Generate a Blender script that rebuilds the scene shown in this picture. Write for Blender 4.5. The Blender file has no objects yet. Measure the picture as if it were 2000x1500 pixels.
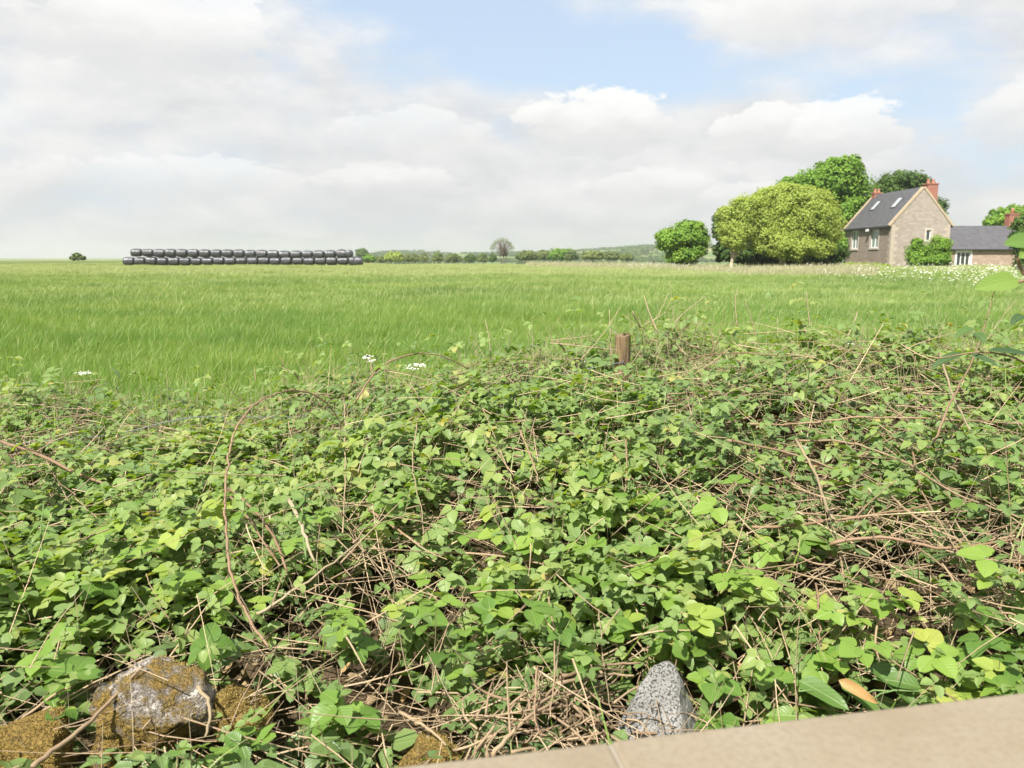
import bpy, bmesh, math, random
import numpy as np
from mathutils import Vector, Matrix

# ------------------------------------------------------------------ camera, sky, sun, exposure
scene = bpy.context.scene
COL = scene.collection
random.seed(7)
RNG = np.random.default_rng(11)
FPX = 1570.0
PITCH = math.atan(250.0 / FPX)
CAMZ = 1.5
SP, CP = math.sin(PITCH), math.cos(PITCH)

cam_d = bpy.data.cameras.new('camera')
cam = bpy.data.objects.new('camera', cam_d)
COL.objects.link(cam)
cam.location = (0, 0, CAMZ)
cam.rotation_euler = (math.pi / 2 - PITCH, 0, 0)
cam_d.sensor_fit = 'HORIZONTAL'
cam_d.sensor_width = 36
cam_d.lens = 36 * FPX / 2000
cam_d.clip_start = 0.05
cam_d.clip_end = 20000
cam_d.dof.use_dof = True
cam_d.dof.focus_distance = 3.2
cam_d.dof.aperture_fstop = 6.3
scene.camera = cam

SUN_EL = math.radians(50)
SUN_AZ = math.radians(-152)          # clockwise from +Y (view direction): behind the camera, to the left
SUND = Vector((math.sin(SUN_AZ) * math.cos(SUN_EL), math.cos(SUN_AZ) * math.cos(SUN_EL), math.sin(SUN_EL)))
sun_d = bpy.data.lights.new('sun', 'SUN')
sun_d.energy = 5.0
sun_d.angle = math.radians(0.8)
sun_d.color = (1.0, 0.95, 0.87)
sun = bpy.data.objects.new('sun', sun_d)
COL.objects.link(sun)
sun.rotation_euler = (-SUND).to_track_quat('-Z', 'Y').to_euler()
sun.location = (0, -5, 30)

scene.view_settings.view_transform = 'Standard'
scene.view_settings.look = 'None'
scene.view_settings.gamma = 1
scene.view_settings.use_curve_mapping = False
scene.view_settings.exposure = 1.08
scene.cycles.max_bounces = 8
scene.cycles.diffuse_bounces = 3
scene.cycles.transmission_bounces = 4
scene.cycles.transparent_max_bounces = 8
scene.cycles.volume_bounces = 1
scene.cycles.use_denoising = True


class NT:
    """tiny node-tree helper"""
    def __init__(self, tree):
        self.t = tree
        tree.nodes.clear()

    def n(self, typ, **kw):
        nd = self.t.nodes.new(typ)
        for k, v in kw.items():
            if k.startswith('i_'):
                key = k[2:]
                key = int(key) if key.isdigit() else key.replace('_', ' ')
                self.set(nd.inputs[key], v)
            else:
                setattr(nd, k, v)
        return nd

    def set(self, sock, v):
        if isinstance(v, bpy.types.NodeSocket):
            self.t.links.new(v, sock)
        elif isinstance(v, (tuple, list)) and sock.type == 'RGBA' and len(v) == 3:
            sock.default_value = (*v, 1)
        else:
            sock.default_value = v

    def m(self, op, a, b=None, c=None, clamp=False):
        nd = self.t.nodes.new('ShaderNodeMath')
        nd.operation = op
        nd.use_clamp = clamp
        self.set(nd.inputs[0], a)
        if b is not None:
            self.set(nd.inputs[1], b)
        if c is not None:
            self.set(nd.inputs[2], c)
        return nd.outputs[0]

    def vm(self, op, a, b=None):
        nd = self.t.nodes.new('ShaderNodeVectorMath')
        nd.operation = op
        self.set(nd.inputs[0], a)
        if b is not None:
            self.set(nd.inputs[1], b)
        return nd.outputs[0]

    def mix(self, f, a, b, blend='MIX'):
        nd = self.t.nodes.new('ShaderNodeMix')
        nd.data_type = 'RGBA'
        nd.blend_type = blend
        self.set(nd.inputs[0], f)
        self.set(nd.inputs[6], a)
        self.set(nd.inputs[7], b)
        return nd.outputs[2]

    def ss(self, v, a, b):
        nd = self.t.nodes.new('ShaderNodeMapRange')
        nd.interpolation_type = 'SMOOTHSTEP'
        self.set(nd.inputs[0], v)
        nd.inputs[1].default_value = a
        nd.inputs[2].default_value = b
        return nd.outputs[0]

    def noise(self, vec, scale, detail=4, rough=0.55, dist=0.0):
        nd = self.n('ShaderNodeTexNoise')
        if vec is not None:
            self.t.links.new(vec, nd.inputs['Vector'])
        nd.inputs['Scale'].default_value = scale
        nd.inputs['Detail'].default_value = detail
        nd.inputs['Roughness'].default_value = rough
        nd.inputs['Distortion'].default_value = dist
        return nd.outputs[0]

    def ramp(self, f, stops):
        nd = self.n('ShaderNodeValToRGB')
        e = nd.color_ramp.elements
        while len(e) < len(stops):
            e.new(0.5)
        for k, (p, c) in enumerate(stops):
            e[k].position = p
            e[k].color = (*c, 1)
        self.set(nd.inputs[0], f)
        return nd.outputs[0]

    def sep(self, v):
        nd = self.n('ShaderNodeSeparateXYZ')
        self.t.links.new(v, nd.inputs[0])
        return nd.outputs

    def comb(self, x, y, z):
        nd = self.n('ShaderNodeCombineXYZ')
        for k, v in enumerate((x, y, z)):
            self.set(nd.inputs[k], v)
        return nd.outputs[0]


world = bpy.data.worlds.new('World')
scene.world = world
world.use_nodes = True
w = NT(world.node_tree)
sky = w.n('ShaderNodeTexSky', sky_type='NISHITA', sun_disc=False)
sky.sun_elevation = SUN_EL
sky.sun_rotation = SUN_AZ
sky.altitude = 200
sky.air_density = 1.0
sky.dust_density = 2.0
tc = w.n('ShaderNodeTexCoord')
dirv = tc.outputs['Generated']
dx, dy, dz = w.sep(dirv)
el = w.m('ARCSINE', dz)
az = w.m('ARCTAN2', dx, dy)
# cloud field on the sky sphere: broad deck + cumulus heads, flattened towards the horizon
cv = w.comb(dx, dy, w.m('MULTIPLY', dz, 2.3))
cv = w.vm('ADD', cv, (3.1, 1.7, 0.4))
big = w.noise(cv, 2.6, 3, 0.5)
det = w.noise(cv, 7.5, 9, 0.56, 0.15)
dens = w.m('ADD', w.m('MULTIPLY', big, 0.55), w.m('MULTIPLY', det, 0.55))


def blob(az0, el0, ra, re, rot=0.0):
    a = w.m('SUBTRACT', az, math.radians(az0))
    e = w.m('SUBTRACT', el, math.radians(el0))
    c, s = math.cos(math.radians(rot)), math.sin(math.radians(rot))
    a2 = w.m('ADD', w.m('MULTIPLY', a, c), w.m('MULTIPLY', e, s))
    e2 = w.m('SUBTRACT', w.m('MULTIPLY', e, c), w.m('MULTIPLY', a, s))
    a2 = w.m('DIVIDE', a2, math.radians(ra))
    e2 = w.m('DIVIDE', e2, math.radians(re))
    r = w.m('ADD', w.m('MULTIPLY', a2, a2), w.m('MULTIPLY', e2, e2))
    return w.m('POWER', 2.718, w.m('MULTIPLY', r, -1.0))


GAPS = [(1, 14.0, 9.5, 3.4, -20, .24), (11.0, 12.6, 7.5, 2.3, -10, .19), (23, 9.5, 6, 2.2, 0, .14),
        (-9, 17.5, 8, 2.6, -20, .18), (30, 6.0, 6, 2.0, 0, .10)]
CUMS = [(4.5, 9.0, 4.2, 2.2, 0, .22), (17.5, 8.2, 5.0, 2.0, 0, .20), (-22, 13, 12, 5, 0, .10), (21, 15.5, 8, 2.2, 0, .16)]
for a0, e0, ra, re, ro, k in GAPS:
    dens = w.m('SUBTRACT', dens, w.m('MULTIPLY', blob(a0, e0, ra, re, ro), k))
for a0, e0, ra, re, ro, k in CUMS:
    dens = w.m('ADD', dens, w.m('MULTIPLY', blob(a0, e0, ra, re, ro), k * 0.6))
# more cloud towards the horizon (looking along the layer)
dens = w.m('ADD', dens, w.m('MULTIPLY', w.m('POWER', 2.718, w.m('MULTIPLY', w.m('ABSOLUTE', el), -9.0)), 0.12))
cover = w.ss(dens, 0.38, 0.64)
# light on the cloud bodies: compare with the field a little nearer the sun / higher up
cv2 = w.vm('ADD', cv, (-0.010, -0.012, 0.055))
det2 = w.noise(cv2, 7.5, 9, 0.56, 0.15)
lit = w.m('ADD', w.m('MULTIPLY', w.m('SUBTRACT', det, det2), 3.0), 0.50, clamp=True)
soft = w.noise(cv, 4.0, 4, 0.5)
lit = w.m('ADD', w.m('MULTIPLY', lit, 0.62), w.m('MULTIPLY', w.m('SUBTRACT', soft, 0.30), 0.9), clamp=True)
lit = w.m('SUBTRACT', lit, w.m('MULTIPLY', w.m('POWER', 2.718, w.m('MULTIPLY', w.m('ABSOLUTE', el), -14.0)), 0.45), clamp=True)
ccol = w.ramp(lit, [(0.0, (3.45, 3.48, 3.56)), (0.45, (4.0, 4.0, 4.02)), (0.75, (4.4, 4.37, 4.33)), (1.0, (4.85, 4.8, 4.7))])
blue = w.mix(0.75, sky.outputs[0], (3.0, 3.65, 4.4))
skyc = w.mix(cover, blue, ccol)
# cumulus heads: crisp bright tops that melt into grey bases
puff = w.m('ADD', w.m('MULTIPLY', w.noise(cv, 17.0, 8, 0.6, 0.1), 0.75), w.m('MULTIPLY', w.noise(cv, 42.0, 6, 0.6), 0.25))
for a0, e0, ra, re, k in [(5.6, 8.9, 6.3, 2.5, .95), (17.0, 8.0, 3.9, 2.3, .8), (21.8, 7.7, 4.4, 2.3, .85), (9.5, 4.6, 5.0, 1.6, .55), (-22, 4.9, 11, 1.7, .55),
                          (-9, 4.9, 6.5, 1.4, .5), (-23, 13.5, 10, 3.6, .75), (-6.5, 8.0, 7, 2.2, .5), (33, 8.0, 6, 2.6, .5), (19.5, 14.8, 8, 2.4, .5), (16.5, 3.9, 4.5, 1.2, .5)]:
    h = w.m('ADD', blob(a0, e0, ra, re), w.m('MULTIPLY', w.m('SUBTRACT', puff, 0.5), 1.7))
    mk = w.ss(h, 0.43, 0.57)
    up = w.m('DIVIDE', w.m('SUBTRACT', el, math.radians(e0)), math.radians(re))
    up = w.m('ADD', up, w.m('MULTIPLY', w.m('SUBTRACT', puff, 0.5), 1.6))
    hc = w.ramp(w.ss(up, -0.95, 0.75), [(0.0, (3.5, 3.52, 3.58)), (0.5, (4.1, 4.08, 4.04)), (1.0, (4.95, 4.9, 4.8))])
    mk = w.m('MULTIPLY', w.m('MULTIPLY', mk, w.ss(up, -1.3, -0.2)), k)
    skyc = w.mix(mk, skyc, hc)
bg = w.n('ShaderNodeBackground', i_Color=skyc, i_Strength=0.1)
wo = w.n('ShaderNodeOutputWorld', i_Surface=bg.outputs[0])


# ------------------------------------------------------------------ helpers
def P(px, py, d):
    """world point seen at photo pixel (px,py) at forward distance d"""
    x = (px - 1000) / FPX
    y = -(py - 750) / FPX
    v = np.array((x, CP + y * SP, -SP + y * CP))
    return v * (d / v[1]) + np.array((0, 0, CAMZ))


def ray(px, py):
    x = (px - 1000) / FPX
    y = -(py - 750) / FPX
    v = np.array((x, CP + y * SP, -SP + y * CP))
    return v / np.linalg.norm(v)


def project(p):
    q = np.asarray(p, float) - np.array((0, 0, CAMZ))
    f = q[..., 1] * CP - q[..., 2] * SP
    u = q[..., 1] * SP + q[..., 2] * CP
    return 1000 + FPX * q[..., 0] / f, 750 - FPX * u / f, f


def _h(ix, iy, iz, seed):
    n = (ix.astype(np.int64) * 374761393 + iy.astype(np.int64) * 668265263 + iz.astype(np.int64) * 2147483647 + seed * 974634777) & 0xFFFFFFFF
    n = ((n ^ (n >> 13)) * 1274126177) & 0xFFFFFFFF
    n = (n ^ (n >> 16)) & 0xFFFFFFFF
    return n / 4294967295.0


def vnoise(p, seed=0):
    p = np.asarray(p, float)
    i = np.floor(p).astype(np.int64)
    f = p - i
    f = f * f * (3 - 2 * f)
    r = 0
    for a in (0, 1):
        for b in (0, 1):
            for c in (0, 1):
                wgt = (f[..., 0] if a else 1 - f[..., 0]) * (f[..., 1] if b else 1 - f[..., 1]) * (f[..., 2] if c else 1 - f[..., 2])
                r = r + wgt * _h(i[..., 0] + a, i[..., 1] + b, i[..., 2] + c, seed)
    return r


def fbm(p, seed=0, o=4):
    r, a, t = 0, 0.5, 0
    p = np.asarray(p, float)
    for k in range(o):
        r = r + a * vnoise(p * 2 ** k, seed + k)
        t += a
        a *= 0.5
    return r / t


def sstep(v, a, b):
    t = np.clip((v - a) / (b - a), 0, 1)
    return t * t * (3 - 2 * t)


def norm(v):
    return v / np.maximum(np.linalg.norm(v, axis=-1, keepdims=True), 1e-9)


def new_mesh(name, verts, faces, mat=None, smooth=False, attrs=None):
    """faces: (N,3)/(N,4) array or list of tuples"""
    me = bpy.data.meshes.new(name)
    verts = np.asarray(verts, np.float32)
    if isinstance(faces, np.ndarray):
        k = faces.shape[1]
        me.vertices.add(len(verts))
        me.vertices.foreach_set('co', verts.ravel())
        me.loops.add(faces.size)
        me.loops.foreach_set('vertex_index', faces.astype(np.int32).ravel())
        me.polygons.add(len(faces))
        me.polygons.foreach_set('loop_start', np.arange(0, faces.size, k, dtype=np.int32))
        me.update(calc_edges=True)
        me.validate()
    else:
        me.from_pydata([tuple(map(float, v)) for v in verts], [], faces)
        me.update()
    if smooth:
        me.polygons.foreach_set('use_smooth', np.ones(len(me.polygons), bool))
    for k, v in (attrs or {}).items():
        v = np.asarray(v, np.float32)
        if v.ndim == 1:
            a = me.attributes.new(k, 'FLOAT', 'POINT')
            a.data.foreach_set('value', v)
        else:
            a = me.attributes.new(k, 'FLOAT_VECTOR', 'POINT')
            a.data.foreach_set('vector', v.ravel())
    if mat:
        me.materials.append(mat)
    return me


def link(name, me, parent=None, loc=None, mat4=None):
    o = bpy.data.objects.new(name, me)
    COL.objects.link(o)
    if parent:
        o.parent = parent
    if mat4 is not None:
        o.matrix_basis = mat4
    if loc is not None:
        o.location = loc
    return o


def tag(o, label=None, cat=None, group=None, kind=None):
    if label:
        o['label'] = label
    if cat:
        o['category'] = cat
    if group:
        o['group'] = group
    if kind:
        o['kind'] = kind
    return o


def empty(name, loc, label, cat, group=None):
    o = bpy.data.objects.new(name, None)
    COL.objects.link(o)
    o.location = tuple(float(v) for v in loc)
    o.empty_display_size = 0.2
    return tag(o, label, cat, group)


class MB:
    """collects geometry for one mesh"""
    def __init__(self):
        self.v = []
        self.f = []

    def add(self, vs, fs):
        o = len(self.v)
        self.v += [tuple(map(float, p)) for p in vs]
        self.f += [tuple(i + o for i in f) for f in fs]

    def box(self, x0, x1, y0, y1, z0, z1):
        self.add([(x0, y0, z0), (x1, y0, z0), (x1, y1, z0), (x0, y1, z0), (x0, y0, z1), (x1, y0, z1), (x1, y1, z1), (x0, y1, z1)],
                 [(0, 3, 2, 1), (4, 5, 6, 7), (0, 1, 5, 4), (1, 2, 6, 5), (2, 3, 7, 6), (3, 0, 4, 7)])

    def tube(self, pts, rad, sides=6, cap=True):
        vs, fs = tube_np(pts, rad, sides, cap)
        self.add(vs, fs)

    def build(self, name, mat, parent=None, smooth=False, bevel=0, loc=None):
        off = np.array(parent.location) if (parent is not None and parent.type == 'EMPTY') else np.zeros(3)
        if parent is not None and parent.type != 'EMPTY' and parent.parent is not None:
            off = np.array(parent.parent.location)
        me = new_mesh(name, np.array(self.v) - off, self.f, mat, smooth)
        o = link(name, me, parent)
        if bevel:
            b = o.modifiers.new('bevel', 'BEVEL')
            b.width = bevel
            b.segments = 2
            b.limit_method = 'ANGLE'
        return o


def tube_np(pts, rad, sides=6, cap=True):
    pts = np.asarray(pts, float)
    n = len(pts)
    rad = np.broadcast_to(np.asarray(rad, float), (n,))
    tang = norm(np.gradient(pts, axis=0))
    ref = np.array((0.0, 0.0, 1.0)) if abs(tang[0][2]) < 0.8 else np.array((1.0, 0.0, 0.0))
    a = norm(np.cross(tang, ref))
    b = np.cross(tang, a)
    vs = []
    for i in range(n):
        for k in range(sides):
            t = 2 * math.pi * k / sides
            vs.append(pts[i] + rad[i] * (a[i] * math.cos(t) + b[i] * math.sin(t)))
    fs = []
    for i in range(n - 1):
        for k in range(sides):
            k2 = (k + 1) % sides
            fs.append((i * sides + k, i * sides + k2, (i + 1) * sides + k2, (i + 1) * sides + k))
    if cap:
        fs.append(tuple(range(sides - 1, -1, -1)))
        fs.append(tuple((n - 1) * sides + k for k in range(sides)))
    return vs, fs


def smooth_line(pts, per=5):
    pts = np.asarray(pts, float)
    if len(pts) < 3:
        t = np.linspace(0, 1, per + 1)[:, None]
        return pts[0] * (1 - t) + pts[-1] * t
    q = np.vstack([2 * pts[0] - pts[1], pts, 2 * pts[-1] - pts[-2]])
    out = []
    for i in range(1, len(q) - 2):
        for t in np.linspace(0, 1, per, endpoint=False):
            out.append(0.5 * ((2 * q[i]) + (-q[i - 1] + q[i + 1]) * t + (2 * q[i - 1] - 5 * q[i] + 4 * q[i + 1] - q[i + 2]) * t * t
                              + (-q[i - 1] + 3 * q[i] - 3 * q[i + 1] + q[i + 2]) * t ** 3))
    out.append(q[-2])
    return np.array(out)


# ------------------------------------------------------------------ materials
def mat_new(name):
    m = bpy.data.materials.new(name)
    m.use_nodes = True
    return m, NT(m.node_tree)


def finish(t, col, rough=0.8, spec=0.3, bump=None, bstr=0.3, bdist=0.02, metallic=0.0, transl=0.0, tcol=None):
    b = t.n('ShaderNodeBsdfPrincipled')
    t.set(b.inputs['Base Color'], col)
    t.set(b.inputs['Roughness'], rough)
    b.inputs['Specular IOR Level'].default_value = spec
    b.inputs['Metallic'].default_value = metallic
    if bump is not None:
        bn = t.n('ShaderNodeBump')
        bn.inputs['Strength'].default_value = bstr
        bn.inputs['Distance'].default_value = bdist
        t.set(bn.inputs['Height'], bump)
        t.t.links.new(bn.outputs[0], b.inputs['Normal'])
    sh = b.outputs[0]
    if transl:
        tr = t.n('ShaderNodeBsdfTranslucent')
        t.set(tr.inputs[0], tcol if tcol is not None else col)
        mx = t.n('ShaderNodeMixShader')
        mx.inputs[0].default_value = transl
        t.t.links.new(sh, mx.inputs[1])
        t.t.links.new(tr.outputs[0], mx.inputs[2])
        sh = mx.outputs[0]
    o = t.n('ShaderNodeOutputMaterial')
    t.t.links.new(sh, o.inputs[0])


def plain(name, col, rough=0.7, spec=0.3, nscale=8, namp=0.25, bump=0.0, metallic=0):
    m, t = mat_new(name)
    g = t.n('ShaderNodeTexCoord')
    nz = t.noise(g.outputs['Object'], nscale, 6, 0.6)
    c = t.mix(nz, tuple(v * (1 - namp) for v in col), tuple(min(1, v * (1 + namp)) for v in col))
    finish(t, c, rough, spec, nz if bump else None, bump, 0.01, metallic)
    return m


def leaf_mat(name, stops, transl=0.28, rough=0.45, spec=0.35, veins=True, under=0.35):
    """'lf' attribute: x across the leaf, y along it, z tint"""
    m, t = mat_new(name)
    at = t.n('ShaderNodeAttribute', attribute_name='lf')
    x, y, tint = t.sep(at.outputs['Vector'])
    col = t.ramp(tint, stops)
    bump = None
    if veins:
        ax = t.m('ABSOLUTE', x)
        mid = t.m('SUBTRACT', 1.0, t.ss(ax, 0.0, 0.05))
        v = t.m('FRACT', t.m('MULTIPLY', t.m('SUBTRACT', y, t.m('MULTIPLY', ax, 0.75)), 7.0))
        v = t.m('ABSOLUTE', t.m('SUBTRACT', v, 0.5))
        sv = t.m('SUBTRACT', 1.0, t.ss(v, 0.0, 0.16))
        vein = t.m('MAXIMUM', mid, t.m('MULTIPLY', sv, 0.45))
        col = t.mix(t.m('MULTIPLY', vein, 0.22), col, (0.30, 0.36, 0.12))
        bump = t.m('MULTIPLY', vein, -1.0)
    geo = t.n('ShaderNodeNewGeometry')
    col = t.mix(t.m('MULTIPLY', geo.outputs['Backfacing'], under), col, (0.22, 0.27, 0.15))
    tcol = t.mix(1.0, col, (1.25, 1.2, 0.45), 'MULTIPLY')
    finish(t, col, rough, spec, bump, 0.35, 0.004, transl=transl, tcol=tcol)
    return m


M = {}
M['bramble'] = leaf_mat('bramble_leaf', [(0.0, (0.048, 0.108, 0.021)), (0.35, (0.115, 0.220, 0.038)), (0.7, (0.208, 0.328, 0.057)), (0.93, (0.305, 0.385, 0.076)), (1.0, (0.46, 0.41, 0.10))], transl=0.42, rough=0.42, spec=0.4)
M['bigleaf'] = leaf_mat('broad_leaf', [(0.0, (0.035, 0.075, 0.028)), (0.5, (0.10, 0.185, 0.040)), (1.0, (0.20, 0.29, 0.06))], transl=0.3)
M['deadleaf'] = leaf_mat('dead_leaf', [(0.0, (0.15, 0.095, 0.052)), (0.4, (0.32, 0.215, 0.12)), (0.8, (0.42, 0.23, 0.065)), (1.0, (0.50, 0.30, 0.08))], transl=0.15, under=0.1)
M['tree_yellow'] = leaf_mat('tree_leaf_yellow', [(0.0, (0.19, 0.26, 0.050)), (0.5, (0.35, 0.44, 0.10)), (1.0, (0.48, 0.55, 0.14))], 0.52, 0.6, 0.2, False)
M['tree_mid'] = leaf_mat('tree_leaf_green', [(0.0, (0.070, 0.145, 0.022)), (0.5, (0.160, 0.300, 0.042)), (1.0, (0.27, 0.41, 0.062))], 0.42, 0.6, 0.2, False)
M['tree_dark'] = leaf_mat('tree_leaf_dark', [(0.0, (0.034, 0.072, 0.018)), (0.5, (0.075, 0.140, 0.030)), (1.0, (0.12, 0.19, 0.038))], 0.35, 0.6, 0.2, False)
M['scrub'] = leaf_mat('scrub_leaf', [(0.0, (0.085, 0.125, 0.045)), (0.5, (0.15, 0.205, 0.065)), (1.0, (0.24, 0.27, 0.09))], 0.38, 0.7, 0.2, False)
M['bark'] = plain('bark', (0.13, 0.105, 0.08), 0.9, 0.2, 6, 0.4, 0.5)
M['pale_bark'] = plain('pale_bark', (0.42, 0.36, 0.26), 0.85, 0.2, 6, 0.3, 0.4)


def cane_mat(name, a, b, rough=0.6):
    m, t = mat_new(name)
    g = t.n('ShaderNodeTexCoord')
    nz = t.noise(g.outputs['Object'], 9, 5, 0.65)
    oi = t.n('ShaderNodeObjectInfo')
    at = t.n('ShaderNodeAttribute', attribute_name='tint')
    f = t.m('ADD', t.m('ADD', t.m('MULTIPLY', nz, 0.6), t.m('MULTIPLY', oi.outputs['Random'], 0.35)), t.m('SUBTRACT', t.m('MULTIPLY', at.outputs['Fac'], 0.7), 0.2), clamp=True)
    c = t.mix(f, a, b)
    finish(t, c, rough, 0.3, nz, 0.3, 0.003)
    return m


M['cane'] = cane_mat('bramble_cane', (0.15, 0.088, 0.052), (0.40, 0.29, 0.18))
M['dry'] = cane_mat('dry_stem', (0.14, 0.092, 0.052), (0.52, 0.40, 0.255), 0.8)
M['straw'] = cane_mat('straw_stalk', (0.22, 0.17, 0.10), (0.40, 0.33, 0.22), 0.8)
M['greenstem'] = plain('green_stem', (0.12, 0.19, 0.06), 0.6, 0.3, 10, 0.3)

# ------------------------------------------------------------------ ground
def ground_z(x, y):
    x = np.asarray(x, float)
    y = np.asarray(y, float)
    r = np.hypot(x, y)
    az = np.degrees(np.arctan2(x, y))
    z = (0.05 * sstep(r, 30, 105) + 0.55 * sstep(r, 112, 150) * (1 - sstep(az, -26, -14))) * (1 - sstep(az, -12, 6)) * (np.abs(az) < 90)
    z = z + 0.25 * sstep(az, 14, 26) * sstep(r, 30, 60) * (1 - sstep(r, 110, 200)) * (az < 90)
    z = z - 0.9 * sstep(r, 118, 150) * sstep(az, -12, -6)
    z = z - 5.0 * sstep(r, 160, 700)
    # far hill, higher to the right
    front = sstep(az, -13, -8) * (1 - sstep(az, 60, 120))
    hill = (12.5 + 9.0 * sstep(az, 2, 11)) * sstep(r, 650, 1500) * front
    z = z + hill + (fbm(np.stack([x / 260, y / 260, 0 * x], -1), 5, 3) - 0.5) * 9 * sstep(r, 400, 1300) * front
    z = z + (fbm(np.stack([x / 9, y / 9, 0 * x], -1), 3, 2) - 0.5) * 0.12 * sstep(r, 6, 12)
    z = z - 3.0 * sstep(r, 2200, 3600)
    return z


def build_ground():
    radii = np.concatenate([[0.0], np.geomspace(0.6, 3800, 150)])
    ths = np.radians(np.concatenate([np.arange(-50, 50, 0.8), np.arange(50, 310, 5.0)]))
    R, T = np.meshgrid(radii, ths, indexing='ij')
    X, Y = R * np.sin(T), R * np.cos(T)
    Z = ground_z(X, Y)
    nr, nt = R.shape
    idx = np.arange(nr * nt).reshape(nr, nt)
    a = idx[:-1, :]
    b = idx[1:, :]
    f = np.stack([a, np.roll(a, -1, 1), np.roll(b, -1, 1), b], -1).reshape(-1, 4)
    f = f[nt:]
    f = f[:, ::-1]
    m, t = mat_new('field_ground')
    g = t.n('ShaderNodeNewGeometry')
    pos = g.outputs['Position']
    px_, py_, pz_ = t.sep(pos)
    r = t.m('SQRT', t.m('ADD', t.m('MULTIPLY', px_, px_), t.m('MULTIPLY', py_, py_)))
    n1 = t.noise(pos, 0.35, 6, 0.6)
    near = t.ramp(n1, [(0.3, (0.075, 0.095, 0.030)), (0.7, (0.13, 0.17, 0.045))])
    vo = t.n('ShaderNodeTexVoronoi', feature='F1', i_Scale=0.010, i_Randomness=0.9)
    t.t.links.new(pos, vo.inputs['Vector'])
    vr = t.sep(vo.outputs['Color'])[0]
    n2 = t.noise(pos, 0.02, 6, 0.6)
    far = t.ramp(vr, [(0.0, (0.085, 0.135, 0.035)), (0.35, (0.13, 0.18, 0.05)), (0.6, (0.17, 0.20, 0.07)), (0.85, (0.25, 0.24, 0.10)), (1.0, (0.10, 0.15, 0.04))])
    far = t.mix(t.ss(n2, 0.5, 0.7), far, (0.07, 0.105, 0.035))
    c = t.mix(t.ss(r, 110, 260), near, far)
    finish(t, c, 0.95, 0.1, n1, 0.4, 0.05)
    me = new_mesh('ground', np.stack([X, Y, Z], -1).reshape(-1, 3), f, m, True)
    o = link('ground', me)
    tag(o, 'rolling green farmland running out to the low hills', kind='structure')


build_ground()

# ------------------------------------------------------------------ bramble bank
CREST_X = np.array([-6, -3.0, -1.5, -0.4, 0.1, 0.65, 1.3, 2.2, 2.9, 4.0, 6.0])
CREST_Z = np.array([.48, .52, .64, 0.76, .86, .95, .95, .95, 1.03, 1.16, 1.2])
PROF_Y = np.array([0.5, 0.9, 1.3, 1.6, 2.0, 2.7, 3.5, 4.3, 4.7, 5.1, 5.6, 6.0])
PROF_Z = np.array([.10, .26, .38, .46, .60, .76, .84, .86, .80, .50, .12, -.05])


def hedge_h(x, y, bumps=True):
    x = np.asarray(x, float)
    y = np.asarray(y, float)
    base = np.interp(y, PROF_Y, PROF_Z)
    k = np.interp(x, CREST_X, CREST_Z) / 0.86
    mixk = sstep(y, 1.6, 3.6)
    z = base * (1 + (k - 1) * mixk)
    if bumps:
        q = np.stack([x, y, 0 * x], -1)
        z = z + .20 * np.exp(-((x - .95) ** 2 / .09 + (y - 4.55) ** 2 / .08)) * (y < 5.2) - .11 * np.exp(-((x - .56) ** 2 / .015 + (y - 4.0) ** 2 / .08))
        z = z + (fbm(q * 1.9, 21, 3) - 0.5) * 0.36 * sstep(y, 1.0, 2.0) + (fbm(q * 5, 31, 2) - 0.5) * 0.07
    return z


def hit(px, py, lift=0.0):
    """where the view ray meets the bramble surface"""
    d = ray(px, py)
    o = np.array((0, 0, CAMZ))
    ts = np.arange(0.7, 7.5, 0.02)
    pts = o + d * ts[:, None]
    h = hedge_h(pts[:, 0], pts[:, 1]) + lift
    k = np.argmax(pts[:, 2] < h)
    if k == 0:
        return P(px, py, 4.35)
    return pts[k]


def build_bank():
    xs = np.arange(-7, 7.01, 0.07)
    ys = np.arange(0.45, 6.05, 0.07)
    X, Y = np.meshgrid(xs, ys, indexing='ij')
    q = np.stack([X, Y, 0 * X], -1)
    Z = hedge_h(X, Y) - 0.22 * sstep(Y, 1.0, 2.0) - 0.05 + (fbm(q * 14, 41, 3) - 0.5) * 0.06
    nx, ny = X.shape
    idx = np.arange(nx * ny).reshape(nx, ny)
    f = np.stack([idx[:-1, :-1], idx[1:, :-1], idx[1:, 1:], idx[:-1, 1:]], -1).reshape(-1, 4)
    m, t = mat_new('litter_soil')
    g = t.n('ShaderNodeTexCoord')
    n1 = t.noise(g.outputs['Object'], 7, 8, 0.7)
    n2 = t.noise(g.outputs['Object'], 45, 5, 0.7, 0.5)
    c = t.ramp(n1, [(0.3, (0.045, 0.034, 0.021)), (0.55, (0.085, 0.062, 0.037)), (0.75, (0.13, 0.098, 0.055))])
    c = t.mix(t.m('MULTIPLY', t.ss(n2, 0.55, 0.75), 0.6), c, (0.22, 0.16, 0.09))
    finish(t, c, 0.95, 0.1, n2, 0.8, 0.02)
    o = link('bank', new_mesh('bank', np.stack([X, Y, Z], -1).reshape(-1, 3), f, m, True))
    tag(o, 'brown leaf litter and soil bank under the brambles', kind='structure')


build_bank()

TANGLES = [(1700, 1000, .50, .85), (1880, 1060, .45, .75), (1530, 890, .30, .7), (600, 990, .28, .5), (750, 1090, .20, .5),
           (1090, 1390, .17, .97), (1150, 1270, .12, .6), (300, 1420, .15, .98), (50, 1470, .14, .96), (830, 1440, .11, .8),
           (1285, 1425, .15, .99), (1840, 800, .35, .5), (60, 900, .35, .55), (560, 880, .2, .4), (1560, 1090, .3, .6), (940, 1010, .14, .6), (470, 1370, .07, .8)]
TG = [(hit(a, b), r, s) for a, b, r, s in TANGLES]


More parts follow.
